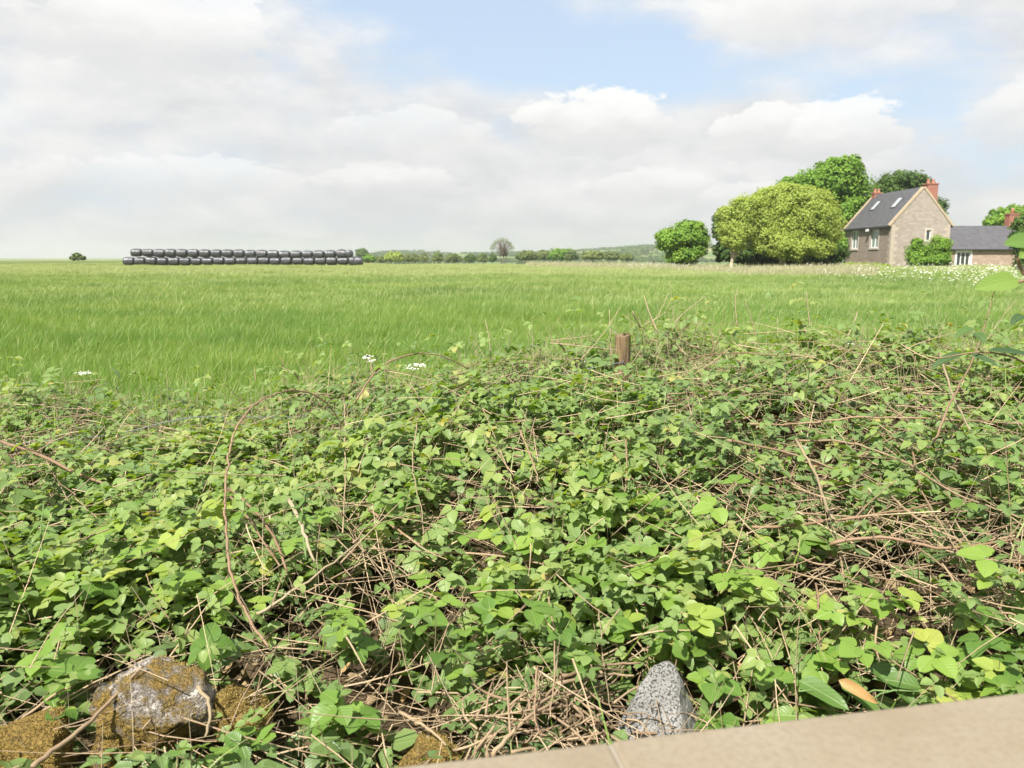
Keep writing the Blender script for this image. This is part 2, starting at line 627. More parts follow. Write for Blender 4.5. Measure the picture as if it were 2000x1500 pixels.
def tangle(x, y):
    v = np.zeros_like(x)
    for c, r, s in TG:
        v = np.maximum(v, s * np.exp(-((x - c[0]) ** 2 + ((y - c[1])) ** 2) / (r * r)))
    return v


hedge = empty('bramble_hedge', (0, 3.0, 0), 'sprawling bramble hedge with trifoliate leaves and dry arching canes', 'hedge')
HO = np.array(hedge.location)

# leaflet template: x across, y along, z out of plane
LT = np.array([(0, 0), (0, .35), (0, .70), (0, 1.0), (-.24, .10), (-.43, .40), (-.29, .76), (.24, .10), (.43, .40), (.29, .76)])
LF = np.array([(0, 1, 5), (0, 5, 4), (1, 2, 6), (1, 6, 5), (2, 3, 6), (1, 0, 8), (8, 0, 7), (2, 1, 9), (9, 1, 8), (3, 2, 9)])[:, ::-1]


def frames(nrm, fwd):
    nrm = norm(nrm)
    fwd = norm(fwd - nrm * (fwd * nrm).sum(-1, keepdims=True))
    side = np.cross(fwd, nrm)
    return side, fwd, nrm


def leaflets(pos, nrm, fwd, size, tint, fold, curl, width=1.0):
    n = len(pos)
    s, f, u = frames(nrm, fwd)
    lx = LT[None, :, 0] * size[:, None] * width
    ly = LT[None, :, 1] * size[:, None]
    lz = (np.abs(LT[None, :, 0]) * fold[:, None] - (LT[None, :, 1] ** 2) * curl[:, None]) * size[:, None]
    v = pos[:, None] + s[:, None] * lx[..., None] + f[:, None] * ly[..., None] + u[:, None] * lz[..., None]
    nf = LF[None] + (np.arange(n) * len(LT))[:, None, None]
    lf = np.stack([np.broadcast_to(LT[:, 0], (n, 10)), np.broadcast_to(LT[:, 1], (n, 10)), np.broadcast_to(tint[:, None], (n, 10))], -1)
    return v.reshape(-1, 3), nf.reshape(-1, 3), lf.reshape(-1, 3)


def surf_normal(x, y):
    e = 0.08
    gx = (hedge_h(x + e, y) - hedge_h(x - e, y)) / (2 * e)
    gy = (hedge_h(x, y + e) - hedge_h(x, y - e)) / (2 * e)
    return norm(np.stack([-gx, -gy, np.ones_like(gx)], -1))


def gen_leaves():
    N = 15000
    x = RNG.uniform(-5.2, 5.2, N * 2)
    y = RNG.uniform(1.0, 5.15, N * 2)
    keep = (np.abs(x) < 0.70 * y + 0.75)
    q = np.stack([x, y, 0 * x], -1)
    dn = sstep(fbm(q * 2.6, 51, 3), 0.36, 0.58)
    pk = (0.32 + 0.68 * dn) * (1 - .93 * tangle(x, y)) * (0.6 + 0.4 * sstep(y, 1.0, 2.0))
    keep &= RNG.random(N * 2) < pk
    x, y = x[keep], y[keep]
    n = len(x)
    print('shoots', n)
    nrm = surf_normal(x, y)
    depth = np.where(RNG.random(n) < .45, -0.21 + 0.12 * RNG.random(n), -0.12 + 0.16 * RNG.random(n))
    base = np.stack([x, y, hedge_h(x, y) + depth - 0.02], -1)
    d = norm(nrm * 0.5 + np.array((0, 0, .55)) + np.array((0, -.12, 0)) + RNG.normal(0, .5, (n, 3)))
    tall = RNG.random(n) < .07 + .16 * sstep(y, 3.7, 4.4)
    L = RNG.uniform(.06, .20, n) * np.where(tall, 1.9 + .6 * sstep(y, 3.7, 4.4), 1)
    d = norm(d + np.where(tall, 1.0, 0.0)[:, None] * np.array((0, 0, .7)))
    shoots = []
    pos, nm, fw, sz, tn, hh = [], [], [], [], [], []
    vig = fbm(np.stack([x, y, 0 * x], -1) * 1.4, 61, 2)
    for k in range(5):
        tt = (k + 0.6 + 0.4 * RNG.random(n)) / 5
        have = RNG.random(n) < (0.62 if k < 4 else 0.85)
        p = base + d * (L * tt)[:, None] + np.array((0, 0, -.10)) * (L * tt * tt)[:, None]
        ang = RNG.uniform(0, 2 * math.pi, n)
        out = np.stack([np.cos(ang), np.sin(ang), RNG.uniform(-.35, .25, n)], -1)
        p = p + out * RNG.uniform(.015, .05, n)[:, None]
        m_ = norm(np.array((0, 0, .95)) + nrm * .28 + np.array(SUND) * .15 + RNG.normal(0, .30, (n, 3)))
        s_ = (.021 + .048 * RNG.beta(1.5, 2.0, n)) * (1.04 - .08 * sstep(y, 1.4, 2.6)) * (0.85 + 0.35 * vig) * (1.0 if k < 4 else .75)
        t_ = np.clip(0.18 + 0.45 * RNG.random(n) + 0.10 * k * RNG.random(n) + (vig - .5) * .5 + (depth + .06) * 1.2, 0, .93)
        t_ = np.where(RNG.random(n) < .012, 1.0, t_)
        pos.append(p[have]); nm.append(m_[have]); fw.append(out[have]); sz.append(s_[have]); tn.append(t_[have]); hh.append((depth + L * tt)[have])
    pos = np.concatenate(pos); nm = np.concatenate(nm); fw = np.concatenate(fw); sz = np.concatenate(sz); tn = np.concatenate(tn); hh = np.concatenate(hh)
    return pos, nm, fw, sz, tn, hh


def hires_trifoliate(seed, tint):
    rnd = random.Random(seed)
    V, F, A = [], [], []
    for ang, sc in ((0, 1.0), (78, .85), (-78, .85)):
        ang += rnd.uniform(-8, 8)
        sc *= rnd.uniform(.9, 1.08)
        ca, sa = math.cos(math.radians(ang)), math.sin(math.radians(ang))
        o = len(V)
        mid = [(0, 0), (0, .25), (0, .5), (0, .75), (0, 1.0)]
        out = [(.20, .07), (.38, .22), (.44, .42), (.38, .62), (.22, .84)]
        out = [(a * rnd.uniform(.88, 1.1), b + rnd.uniform(-.03, .03)) for a, b in out]
        pts = [(0, y) for _, y in mid] + [(-a, b) for a, b in out] + out
        fold, curl = rnd.uniform(.12, .4), rnd.uniform(.05, .3)
        for (a, b) in pts:
            z = abs(a) * fold - b * b * curl + rnd.uniform(-.015, .015)
            stalk = 0.16 if ang in () else 0.10
            bb = b + stalk
            X = a * ca + bb * sa
            Y = -a * sa + bb * ca
            V.append((X * sc, Y * sc, z * sc))
            A.append((a, b, tint))
        for sgn, q in ((1, 5), (-1, 10)):
            tri = [(0, q + 1, q), (0, 1, q + 1), (1, q + 2, q + 1), (1, 2, q + 2), (2, q + 3, q + 2), (2, 3, q + 3), (3, q + 4, q + 3), (3, 4, q + 4)]
            for a, b, c in tri:
                F.append((o + a, o + c, o + b) if sgn > 0 else (o + a, o + b, o + c))
    # make sure the normals face +z
    V = np.array(V)
    F = np.array(F)
    nz = np.cross(V[F[:, 1]] - V[F[:, 0]], V[F[:, 2]] - V[F[:, 0]])[:, 2]
    F[nz < 0] = F[nz < 0][:, ::-1]
    return new_mesh('leaf', V, F, M['bramble'], True, {'lf': A})


# stones and litter that lie open in the bank: no leaves hang over them
CLEAR = [(1215, 680, 22, 36), (1275, 1370, 105, 105), (290, 1370, 125, 90), (70, 1450, 90, 60), (1100, 1400, 130, 70), (470, 1350, 60, 45), (1690, 1355, 70, 40)]


def build_leaves():
    pos, nm, fw, sz, tn, hh = gen_leaves()
    px, py, dist = project(pos)
    cut = np.zeros(len(pos), bool)
    for ex, ey, rx, ry in CLEAR:
        lim = hit(ex, ey)[1] + .12 if ey > 800 else 4.4
        cut |= (((px - ex) / rx) ** 2 + ((py - ey) / ry) ** 2 < 1) & (pos[:, 1] < lim)
    ok = ~cut
    pos, nm, fw, sz, tn, hh, px, py, dist = [q[ok] for q in (pos, nm, fw, sz, tn, hh, px, py, dist)]
    inframe = (px > 10) & (px < 1990) & (py < 1490) & (py > 600)
    score = np.where(inframe & (hh > 0.02), sz / dist, 0)
    big = np.argsort(-score)[:300]
    mask = np.ones(len(pos), bool)
    mask[big] = False
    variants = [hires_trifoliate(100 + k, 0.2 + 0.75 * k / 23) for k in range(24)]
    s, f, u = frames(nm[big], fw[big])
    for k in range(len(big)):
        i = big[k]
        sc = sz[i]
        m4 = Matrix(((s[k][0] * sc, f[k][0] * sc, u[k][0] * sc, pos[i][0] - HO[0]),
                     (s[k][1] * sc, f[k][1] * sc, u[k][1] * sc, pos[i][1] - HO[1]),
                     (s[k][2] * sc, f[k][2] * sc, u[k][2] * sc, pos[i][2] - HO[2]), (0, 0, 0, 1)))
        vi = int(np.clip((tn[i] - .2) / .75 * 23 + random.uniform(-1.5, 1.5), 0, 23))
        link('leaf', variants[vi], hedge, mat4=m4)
    pos, nm, fw, sz, tn = pos[mask], nm[mask], fw[mask], sz[mask], tn[mask]
    n = len(pos)
    print('leaves', n)
    s, f, u = frames(nm, fw)
    VV, FF, AA = [], [], []
    o = 0
    for ang, sc in ((0, 1.0), (78, .85), (-78, .85)):
        a = np.radians(ang + RNG.normal(0, 8, n))[:, None]
        fd = f * np.cos(a) + s * np.sin(a)
        nn = norm(u + RNG.normal(0, .14, (n, 3)))
        v, fc, lf = leaflets(pos + fd * (sz * .1)[:, None], nn, fd, sz * sc * RNG.uniform(.9, 1.1, n), np.clip(tn + RNG.normal(0, .03, n), 0, 1),
                             RNG.uniform(.05, .65, n), RNG.uniform(-.05, .5, n), RNG.uniform(.8, 1.15, n)[:, None])
        VV.append(v); FF.append(fc + o); AA.append(lf)
        o += len(v)
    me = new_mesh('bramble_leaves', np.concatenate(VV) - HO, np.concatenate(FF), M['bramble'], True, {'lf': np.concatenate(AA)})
    tag(link('bramble_leaves', me, hedge), kind='stuff')


build_leaves()


def stems_mesh(starts, dirs, lens, rads, bends, tints, segs=3, sides=3):
    """many thin bent stems as one mesh"""
    n = len(starts)
    dirs = norm(dirs)
    ref = np.where(np.abs(dirs[:, 2:3]) < .8, np.array((0, 0, 1.0)), np.array((1.0, 0, 0)))
    a = norm(np.cross(dirs, ref))
    b = np.cross(dirs, a)
    V = np.zeros((n, segs + 1, sides, 3))
    for i in range(segs + 1):
        t = i / segs
        c = starts + dirs * (lens * t)[:, None] + bends * (t * t) * lens[:, None]
        r = rads * (1 - 0.55 * t)
        for k in range(sides):
            th = 2 * math.pi * k / sides
            V[:, i, k] = c + (a * math.cos(th) + b * math.sin(th)) * r[:, None]
    idx = np.arange((segs + 1) * sides).reshape(segs + 1, sides)
    f = []
    for i in range(segs):
        for k in range(sides):
            k2 = (k + 1) % sides
            f.append((idx[i, k], idx[i, k2], idx[i + 1, k2], idx[i + 1, k]))
    f = np.array(f)
    F = f[None] + (np.arange(n) * (segs + 1) * sides)[:, None, None]
    T = np.broadcast_to(tints[:, None, None], (n, segs + 1, sides)).ravel()
    return V.reshape(-1, 3), F.reshape(-1, 4), T


def build_twigs():
    # fine dry stems lying through the hedge: a mass, too many to pick apart
    N = 36000
    x = RNG.uniform(-5.2, 5.2, N)
    y = RNG.uniform(0.95, 5.0, N)
    keep = (np.abs(x) < 0.70 * y + 0.6) & (RNG.random(N) < 0.36 + 0.64 * tangle(x, y))
    x, y = x[keep], y[keep]
    n = len(x)
    tg = tangle(x, y)
    st = np.stack([x, y, hedge_h(x, y) - 0.17 + RNG.random(n) * (0.15 + .08 * tg)], -1)
    st[:, 2] -= 0.02 * (1 - sstep(y, 1.2, 2.0)) - 0.05 * (1 - sstep(y, 1.0, 2.0))
    on_top = RNG.random(n) < .10 + .16 * sstep(y, 2.4, 4.0)
    st[:, 2] += on_top * RNG.uniform(.10, .20, n)
    nr = surf_normal(x, y)
    d = RNG.normal(0, 1, (n, 3)) * np.array((1, .8, .75))
    d = norm(d - nr * (d * nr).sum(-1, keepdims=True) * .75)
    d += np.array((.25, 0, -.1))
    L = RNG.uniform(.10, .38, n)
    r = RNG.uniform(.0011, .0030, n)
    V, F, T = stems_mesh(st, d, L, r, RNG.normal(0, .12, (n, 3)), RNG.random(n))
    me = new_mesh('dry_twigs', V - HO, F, M['dry'], True, {'tint': T})
    tag(link('dry_twigs', me, hedge), kind='stuff')
    # thin upright stalks, green and straw, standing through the leaves
    N = 6500
    x = RNG.uniform(-4.5, 4.5, N)
    y = np.where(RNG.random(N) < .5, RNG.uniform(1.4, 4.9, N), RNG.uniform(3.8, 4.9, N))
    keep = np.abs(x) < 0.7 * y + .4
    x, y = x[keep], y[keep]
    n = len(x)
    st = np.stack([x, y, hedge_h(x, y) - .10], -1)
    d = np.stack([RNG.normal(.05, .55, n), RNG.normal(0, .5, n), np.ones(n)], -1)
    V, F, T = stems_mesh(st, d, RNG.uniform(.10, .26, n) * (1 + .5 * sstep(y, 3.8, 4.5)), RNG.uniform(.0008, .0020, n), RNG.normal(0, .15, (n, 3)), RNG.random(n))
    me = new_mesh('dry_stalks', V - HO, F, M['straw'], True, {'tint': T})
    tag(link('dry_stalks', me, hedge), kind='stuff')


build_twigs()


def build_litter():
    n = 9000
    x = RNG.uniform(-5, 5, n)
    y = RNG.uniform(.95, 4.9, n)
    k = np.abs(x) < .7 * y + .4
    x, y = x[k], y[k]
    n = len(x)
    off = 0.22 * sstep(y, 1.0, 2.0) + 0.05
    pos = np.stack([x, y, hedge_h(x, y) - off + RNG.uniform(0.02, .06, n)], -1)
    nr = norm(surf_normal(x, y) + RNG.normal(0, .45, (n, 3)))
    v, f, lf = leaflets(pos, nr, RNG.normal(0, 1, (n, 3)), RNG.uniform(.02, .05, n), np.clip(RNG.normal(.22, .22, n), 0, .8), RNG.uniform(-.4, .7, n), RNG.uniform(-.4, .5, n), .8)
    tag(link('leaf_litter', new_mesh('leaf_litter', v - HO, f, M['deadleaf'], True, {'lf': lf}), hedge), kind='stuff')


build_litter()


def hedge_grass():
    n = 5200
    x = RNG.uniform(-5, 5, n)
    y = np.where(RNG.random(n) < .4, RNG.uniform(1.2, 4.8, n), RNG.uniform(4.0, 5.6, n))
    k = (np.abs(x) < .7 * y + .4) & (fbm(np.stack([x, y, 0 * x], -1) * 2.1, 131, 2) > .45)
    x, y = x[k], y[k]
    n = len(x)
    base = np.stack([x, y, hedge_h(x, y) - .12], -1)
    hg = RNG.uniform(.14, .36, n)
    an = RNG.uniform(0, 6.28, n)
    sd = np.stack([np.cos(an), np.sin(an), 0 * an], -1)
    ln = np.stack([RNG.normal(.1, .35, n), RNG.normal(0, .35, n), 0 * an], -1)
    V = np.zeros((n, 7, 3))
    A = np.zeros((n, 7, 3))
    for i, t in enumerate((0, .45, .8, 1.0)):
        c = base + np.array((0, 0, 1.0)) * (hg * (t - .2 * t * t))[:, None] + ln * (hg * t ** 2)[:, None]
        w_ = .0045 * (.8, 1, .6, 0)[i]
        for j, k_ in enumerate((2 * i, 2 * i + 1) if i < 3 else (6,)):
            V[:, k_] = c + sd * w_ * (j - .5)
            A[:, k_, 0] = t
    A[:, :, 1] = RNG.random(n)[:, None]
    A[:, :, 2] = (RNG.random(n) < .25)[:, None] * .8
    tri = np.array([(0, 1, 3), (0, 3, 2), (2, 3, 5), (2, 5, 4), (4, 5, 6)])
    F = (tri[None] + (np.arange(n) * 7)[:, None, None]).reshape(-1, 3)
    o = link('hedge_grass', new_mesh('hedge_grass', V.reshape(-1, 3) - HO, F, M['grass'], False, {'gr': A.reshape(-1, 3)}), hedge)
    tag(o, kind='stuff')


# canes picked from the photograph: (pixel path, lift above the hedge surface, radius, material, tip distance or None)
CANES = [
    ([(525, 1265, 1.85), (490, 1215, 1.9), (463, 1160, 1.95), (447, 1090, 2.03), (441, 1020, 2.1), (440, 960, 2.18), (445, 900, 2.25), (456, 850, 2.32), (478, 812, 2.4), (506, 784, 2.5), (540, 769, 2.6), (575, 763, 2.7), (606, 768, 2.8), (640, 790, 2.95), (668, 828, 3.0)], .10, .0043, 'cane'),
    ([(690, 790, 3.7), (740, 720, 3.8), (800, 693, 3.9), (860, 695, 4.0), (915, 720, 4.1)], .08, .0050, 'cane'),
    ([(0, 862), (70, 885), (150, 925), (230, 955)], .05, .0085, 'cane'),
    ([(30, 912), (125, 902)], .04, .0040, 'dry'),
    ([(115, 925), (150, 975), (195, 1015)], .04, .0035, 'dry'),
    ([(125, 978), (205, 910)], .06, .0025, 'straw'),
    ([(0, 965), (60, 890), (130, 850), (180, 825)], .06, .0032, 'straw'),
    ([(445, 955), (500, 1000), (540, 1060), (560, 1115)], .04, .0055, 'cane'),
    ([(450, 970), (490, 1020), (545, 1105)], .04, .0045, 'cane'),
    ([(565, 975), (590, 1030), (613, 1095)], .07, .0068, 'straw'),
    ([(672, 780), (674, 900), (668, 1040)], .05, .0034, 'dry'),
    ([(815, 820), (806, 910), (822, 990), (828, 1060)], .05, .0026, 'straw'),
    ([(720, 995), (770, 1030), (820, 1065)], .02, .0056, 'cane'),
    ([(690, 1060), (740, 1010), (830, 985)], .03, .0034, 'dry'),
    ([(1010, 1045), (1050, 1075), (1085, 1105)], .03, .0050, 'cane'),
    ([(1040, 1200), (1070, 1130), (1090, 1080)], .07, .0026, 'straw'),
    ([(1062, 1100), (1075, 1180), (1085, 1290), (1075, 1400)], .06, .0028, 'dry'),
    ([(1015, 840), (1040, 900), (1052, 940)], .03, .0036, 'cane'),
    ([(1222, 840), (1224, 910), (1222, 960)], .06, .0030, 'cane'),
    ([(1555, 860), (1590, 920), (1620, 1000), (1635, 1020)], .06, .0060, 'straw'),
    ([(1465, 828), (1560, 828), (1680, 815), (1800, 818), (2000, 828)], .07, .0046, 'cane'),
    ([(1560, 860), (1660, 865), (1760, 900), (1860, 960), (1990, 1010)], .04, .0050, 'dry'),
    ([(1420, 860), (1540, 885), (1660, 925)], .04, .0060, 'dry'),
    ([(1620, 1060), (1720, 1050), (1850, 1070), (1990, 1050)], .02, .0062, 'cane'),
    ([(1470, 1030), (1560, 1025), (1680, 1010), (1840, 980)], .02, .0055, 'cane'),
    ([(1835, 690), (1860, 770), (1895, 840)], .10, .0060, 'straw'),
    ([(1825, 865), (1860, 780), (1905, 690), (1930, 610), (1950, 545)], .16, .0042, 'cane'),
    ([(1735, 850), (1800, 900), (1870, 990)], .04, .0036, 'dry'),
    ([(1720, 950), (1790, 1010), (1880, 1060)], .03, .0044, 'dry'),
    ([(1780, 870), (1800, 960), (1860, 1060), (1900, 1130)], .04, .0036, 'dry'),
    ([(1340, 705), (1390, 692), (1460, 690), (1520, 695)], .09, .0042, 'cane'),
    ([(1390, 690), (1405, 650), (1415, 600)], .0, .0018, 'dry'),
    ([(60, 1500), (140, 1440), (210, 1375), (280, 1300)], .05, .0062, 'dry'),
    ([(385, 1340), (410, 1380), (402, 1440)], .06, .0055, 'straw'),
    ([(0, 1440), (60, 1390), (150, 1330)], .01, .0050, 'dry'),
    ([(500, 1200), (600, 1135), (700, 1060)], .03, .0045, 'straw'),
    ([(780, 1390), (830, 1420), (870, 1455)], .02, .0045, 'dry'),
    ([(960, 1475), (1020, 1410), (1080, 1370)], .03, .0055, 'dry'),
    ([(1100, 1320), (1180, 1300), (1250, 1295)], .01, .0050, 'dry'),
    ([(1090, 1335), (1190, 1318), (1240, 1320)], .01, .0048, 'dry'),
    ([(1050, 1300), (1045, 1400), (1060, 1440)], .04, .0026, 'cane'),
    ([(1170, 1190), (1178, 1290), (1195, 1390)], .05, .0022, 'straw'),
    ([(1595, 1140), (1600, 1220), (1603, 1260)], .04, .0032, 'cane'),
    ([(1510, 1375), (1512, 1420)], .02, .0022, 'cane'),
    ([(1840, 1100), (1900, 1190), (1960, 1260)], .04, .0030, 'dry'),
]
# stalks that stand above the crest, at a set distance
STALKS = [
    ([(1087, 665), (1105, 690), (1110, 740)], 4.35, .0050, 'straw'), ([(1060, 705), (1085, 672)], 4.5, .0026, 'straw'),
    ([(1195, 740), (1192, 650), (1190, 605)], 4.3, .0030, 'straw'), ([(1285, 650), (1268, 610), (1258, 578)], 4.5, .0034, 'straw'),
    ([(1300, 650), (1335, 612), (1378, 578)], 4.4, .0024, 'straw'), ([(1235, 608), (1250, 640)], 4.4, .0036, 'straw'),
    ([(960, 715), (955, 660), (948, 625)], 4.5, .0026, 'straw'), ([(966, 715), (968, 690)], 4.5, .0024, 'straw'),
    ([(1440, 640), (1436, 590), (1440, 565)], 4.6, .0026, 'straw'), ([(1650, 670), (1668, 630), (1675, 608)], 4.5, .0034, 'straw'),
    ([(1585, 670), (1580, 620), (1575, 570)], 4.5, .0030, 'straw'), ([(1575, 650), (1565, 625)], 4.5, .0024, 'straw'),
    ([(1520, 670), (1518, 620)], 4.6, .0022, 'straw'), ([(1712, 700), (1710, 640)], 4.5, .0024, 'straw'),
    ([(555, 760), (553, 710), (545, 700)], 4.7, .0026, 'dry'), ([(500, 745), (496, 715)], 4.7, .0026, 'dry'),
    ([(730, 745), (722, 695)], 4.5, .0026, 'dry'), ([(940, 745), (935, 700), (930, 685)], 4.4, .0028, 'dry'),
    ([(1395, 690), (1388, 640)], 4.4, .0024, 'dry'), ([(1480, 690), (1470, 630), (1455, 590)], 4.5, .0024, 'dry'),
    ([(585, 745), (575, 730), (545, 715)], 4.6, .0040, 'cane'), ([(190, 790), (175, 760)], 4.7, .0028, 'dry'),
    ([(1740, 710), (1735, 680)], 4.5, .0030, 'straw'),
]


def build_canes():
    for path, lift, rad, mt in CANES:
        pts = [P(*c) if len(c) == 3 else hit(c[0], c[1], lift + .02) for c in path]
        q = smooth_line(pts, 6)
        q = q + RNG.normal(0, .0015, q.shape)
        rr = .85 * rad * np.linspace(1.0, 0.55, len(q)) * (1 + .18 * RNG.random(len(q)))
        b = MB()
        b.tube(q, rr, 6)
        if mt == 'cane':          # prickles
            for i in range(1, len(q) - 1):
                for _ in range(2):
                    sd_ = norm(RNG.normal(0, 1, 3))
                    tg_ = norm(q[i + 1] - q[i])
                    sd_ = norm(sd_ - tg_ * (sd_ @ tg_))
                    p_ = q[i] + (q[i + 1] - q[i]) * RNG.random()
                    b.tube([p_ + sd_ * rr[i] * .6, p_ + sd_ * (rr[i] + .007) - tg_ * .003], [.0016, .0002], 4, False)
        b.build('cane', M[mt], hedge, True)
    for path, d, rad, mt in STALKS:
        pts = [P(a, b, d + .04 * i) for i, (a, b) in enumerate(path)]
        q = smooth_line(pts, 5)
        b = MB()
        b.tube(q, 1.25 * rad * np.linspace(1.0, .5, len(q)) * (1 + .2 * RNG.random(len(q))), 5)
        b.build('dead_stalk', M[mt], hedge, True)
    # more dry canes running through the open tangles
    spots = [(1720, 990, 26), (1880, 1070, 18), (1560, 920, 14), (610, 1000, 10), (750, 1090, 10), (1100, 1395, 46), (980, 1440, 18), (1180, 1330, 14), (60, 920, 8), (1560, 1090, 8)]
    for px, py, cnt in spots:
        for _ in range(cnt):
            a = (px + random.gauss(0, 90), py + random.gauss(0, 55))
            th = random.gauss(0.5, 0.8) if px > 1300 else random.gauss(-.6, .9)
            ln = random.uniform(80, 240)
            if py > 1300:
                ln *= .6
                a = (px + random.gauss(0, 70), py + random.gauss(0, 35))
            e = (a[0] + math.cos(th) * ln, a[1] + math.sin(th) * ln * .7)
            mid = ((a[0] + e[0]) / 2 + random.gauss(0, 9), (a[1] + e[1]) / 2 + random.gauss(0, 9))
            lf = random.uniform(-.05, .035)
            pts = [hit(*a, lf), hit(*mid, lf + .01), hit(*e, lf)]
            if np.linalg.norm(pts[0] - pts[2]) > 1.3:
                continue
            q = smooth_line(pts, 4)
            b = MB()
            b.tube(q, random.uniform(.0016, .0042) * np.linspace(1, .6, len(q)), 5)
            b.build('dry_stem', M['dry'], hedge, True)


build_canes()

# ------------------------------------------------------------------ grass (stuff): blades laid out in patches, patches set on the field
def grass_mat():
    m, t = mat_new('meadow_grass')
    at = t.n('ShaderNodeAttribute', attribute_name='gr')      # x height along blade, y tint, z seed head
    h, tint, seed = t.sep(at.outputs['Vector'])
    g = t.n('ShaderNodeNewGeometry')
    pos = g.outputs['Position']
    mp = t.vm('MULTIPLY', pos, (0.09, 0.20, 0.0))
    n1 = t.noise(mp, 1.0, 4, 0.6, 0.4)
    n2 = t.noise(t.vm('MULTIPLY', pos, (0.5, 0.8, 0.0)), 1.0, 3, 0.6)
    f = t.m('ADD', t.m('MULTIPLY', tint, 0.45), t.m('MULTIPLY', t.m('SUBTRACT', t.m('ADD', n1, t.m('MULTIPLY', n2, .5)), 0.42), 1.5), clamp=True)
    col = t.ramp(f, [(0.1, (0.054, 0.128, 0.034)), (0.45, (0.100, 0.205, 0.044)), (0.8, (0.165, 0.275, 0.056)), (1.0, (0.25, 0.34, 0.07))])
    n3 = t.noise(t.vm('MULTIPLY', pos, (0.022, 0.06, 0.0)), 1.0, 3, 0.55)
    col = t.mix(t.m('MULTIPLY', t.ss(n3, 0.48, 0.72), 0.35), col, (0.22, 0.30, 0.09))
    col = t.mix(t.m('MULTIPLY', t.m('SUBTRACT', 1.0, h), 0.55), col, (0.27, 0.36, 0.060))
    col = t.mix(seed, col, (0.38, 0.42, 0.19))
    tcol = t.mix(1.0, col, (1.2, 1.2, 0.5), 'MULTIPLY')
    finish(t, col, 0.55, 0.25, transl=0.35, tcol=tcol)
    return m


M['grass'] = grass_mat()


def grass_patch(name, size, count, hmin, hmax, wid, seed, seedfrac):
    r = np.random.default_rng(seed)
    n = count
    base = np.stack([r.uniform(-size / 2, size / 2, n), r.uniform(-size / 2, size / 2, n), np.zeros(n)], -1)
    hgt = r.uniform(hmin, hmax, n) * (0.75 + 0.5 * vnoise(base * 2.2 / max(size, 1) * 2, seed))
    ang = r.uniform(0, 2 * math.pi, n)
    side = np.stack([np.cos(ang), np.sin(ang), 0 * ang], -1)
    lean = np.stack([r.normal(.13, .28, n), r.normal(.02, .25, n), 0 * ang], -1)
    wd = wid * r.uniform(.6, 1.3, n)
    ts = [0, .45, .8, 1.0]
    V = np.zeros((n, 7, 3))
    A = np.zeros((n, 7, 3))
    tint = r.random(n)
    sd = (r.random(n) < seedfrac).astype(float)
    hgt = hgt * (1 + .25 * sd)
    for i, t in enumerate(ts):
        c = base + np.array((0, 0, 1.0)) * (hgt * (t - .12 * t * t))[:, None] + lean * (hgt * t ** 1.9)[:, None]
        ww = wd * [.8, 1.0, .65, 0][i] * np.where((sd > 0) & (i == 2), 2.0, 1)
        if i < 3:
            V[:, 2 * i] = c - side * ww[:, None] / 2
            V[:, 2 * i + 1] = c + side * ww[:, None] / 2
            sl = (2 * i, 2 * i + 1)
        else:
            V[:, 6] = c
            sl = (6,)
        for k in sl:
            A[:, k, 0] = t
            A[:, k, 1] = tint
            A[:, k, 2] = sd * (0.85 if i >= 2 else .2)
    tri = np.array([(0, 1, 3), (0, 3, 2), (2, 3, 5), (2, 5, 4), (4, 5, 6)])
    F = (tri[None] + (np.arange(n) * 7)[:, None, None]).reshape(-1, 3)
    me = new_mesh(name, V.reshape(-1, 3), F, M['grass'], False, {'gr': A.reshape(-1, 3)})
    return bpy.data.objects.new(name, me)


def scatter(name, objs, pts, rots, scales, idx, label, mat=None):
    coll = bpy.data.collections.new(name + '_source')
    for o in objs:
        coll.objects.link(o)
    me = bpy.data.meshes.new(name)
    me.vertices.add(len(pts))
    me.vertices.foreach_set('co', np.asarray(pts, np.float32).ravel())
    a = me.attributes.new('rot', 'FLOAT_VECTOR', 'POINT')
    a.data.foreach_set('vector', np.asarray(rots, np.float32).ravel())
    a = me.attributes.new('scl', 'FLOAT_VECTOR', 'POINT')
    a.data.foreach_set('vector', np.asarray(scales, np.float32).ravel())
    a = me.attributes.new('pick', 'INT', 'POINT')
    a.data.foreach_set('value', np.asarray(idx, np.int32))
    ob = link(name, me)
    ng = bpy.data.node_groups.new(name, 'GeometryNodeTree')
    ng.interface.new_socket('Geometry', in_out='INPUT', socket_type='NodeSocketGeometry')
    ng.interface.new_socket('Geometry', in_out='OUTPUT', socket_type='NodeSocketGeometry')
    gi = ng.nodes.new('NodeGroupInput')
    go = ng.nodes.new('NodeGroupOutput')
    ip = ng.nodes.new('GeometryNodeInstanceOnPoints')
    ci = ng.nodes.new('GeometryNodeCollectionInfo')
    ci.inputs['Collection'].default_value = coll
    ci.inputs['Separate Children'].default_value = True
    ci.inputs['Reset Children'].default_value = True
    ip.inputs['Pick Instance'].default_value = True

    def named(n, typ):
        nd = ng.nodes.new('GeometryNodeInputNamedAttribute')
        nd.data_type = typ
        nd.inputs['Name'].default_value = n
        return nd.outputs['Attribute']
    ng.links.new(gi.outputs[0], ip.inputs['Points'])
    ng.links.new(ci.outputs[0], ip.inputs['Instance'])
    ng.links.new(named('pick', 'INT'), ip.inputs['Instance Index'])
    ng.links.new(named('rot', 'FLOAT_VECTOR'), ip.inputs['Rotation'])
    ng.links.new(named('scl', 'FLOAT_VECTOR'), ip.inputs['Scale'])
    ng.links.new(ip.outputs[0], go.inputs[0])
    md = ob.modifiers.new('scatter', 'NODES')
    md.node_group = ng
    tag(ob, label, kind='stuff')
    return ob


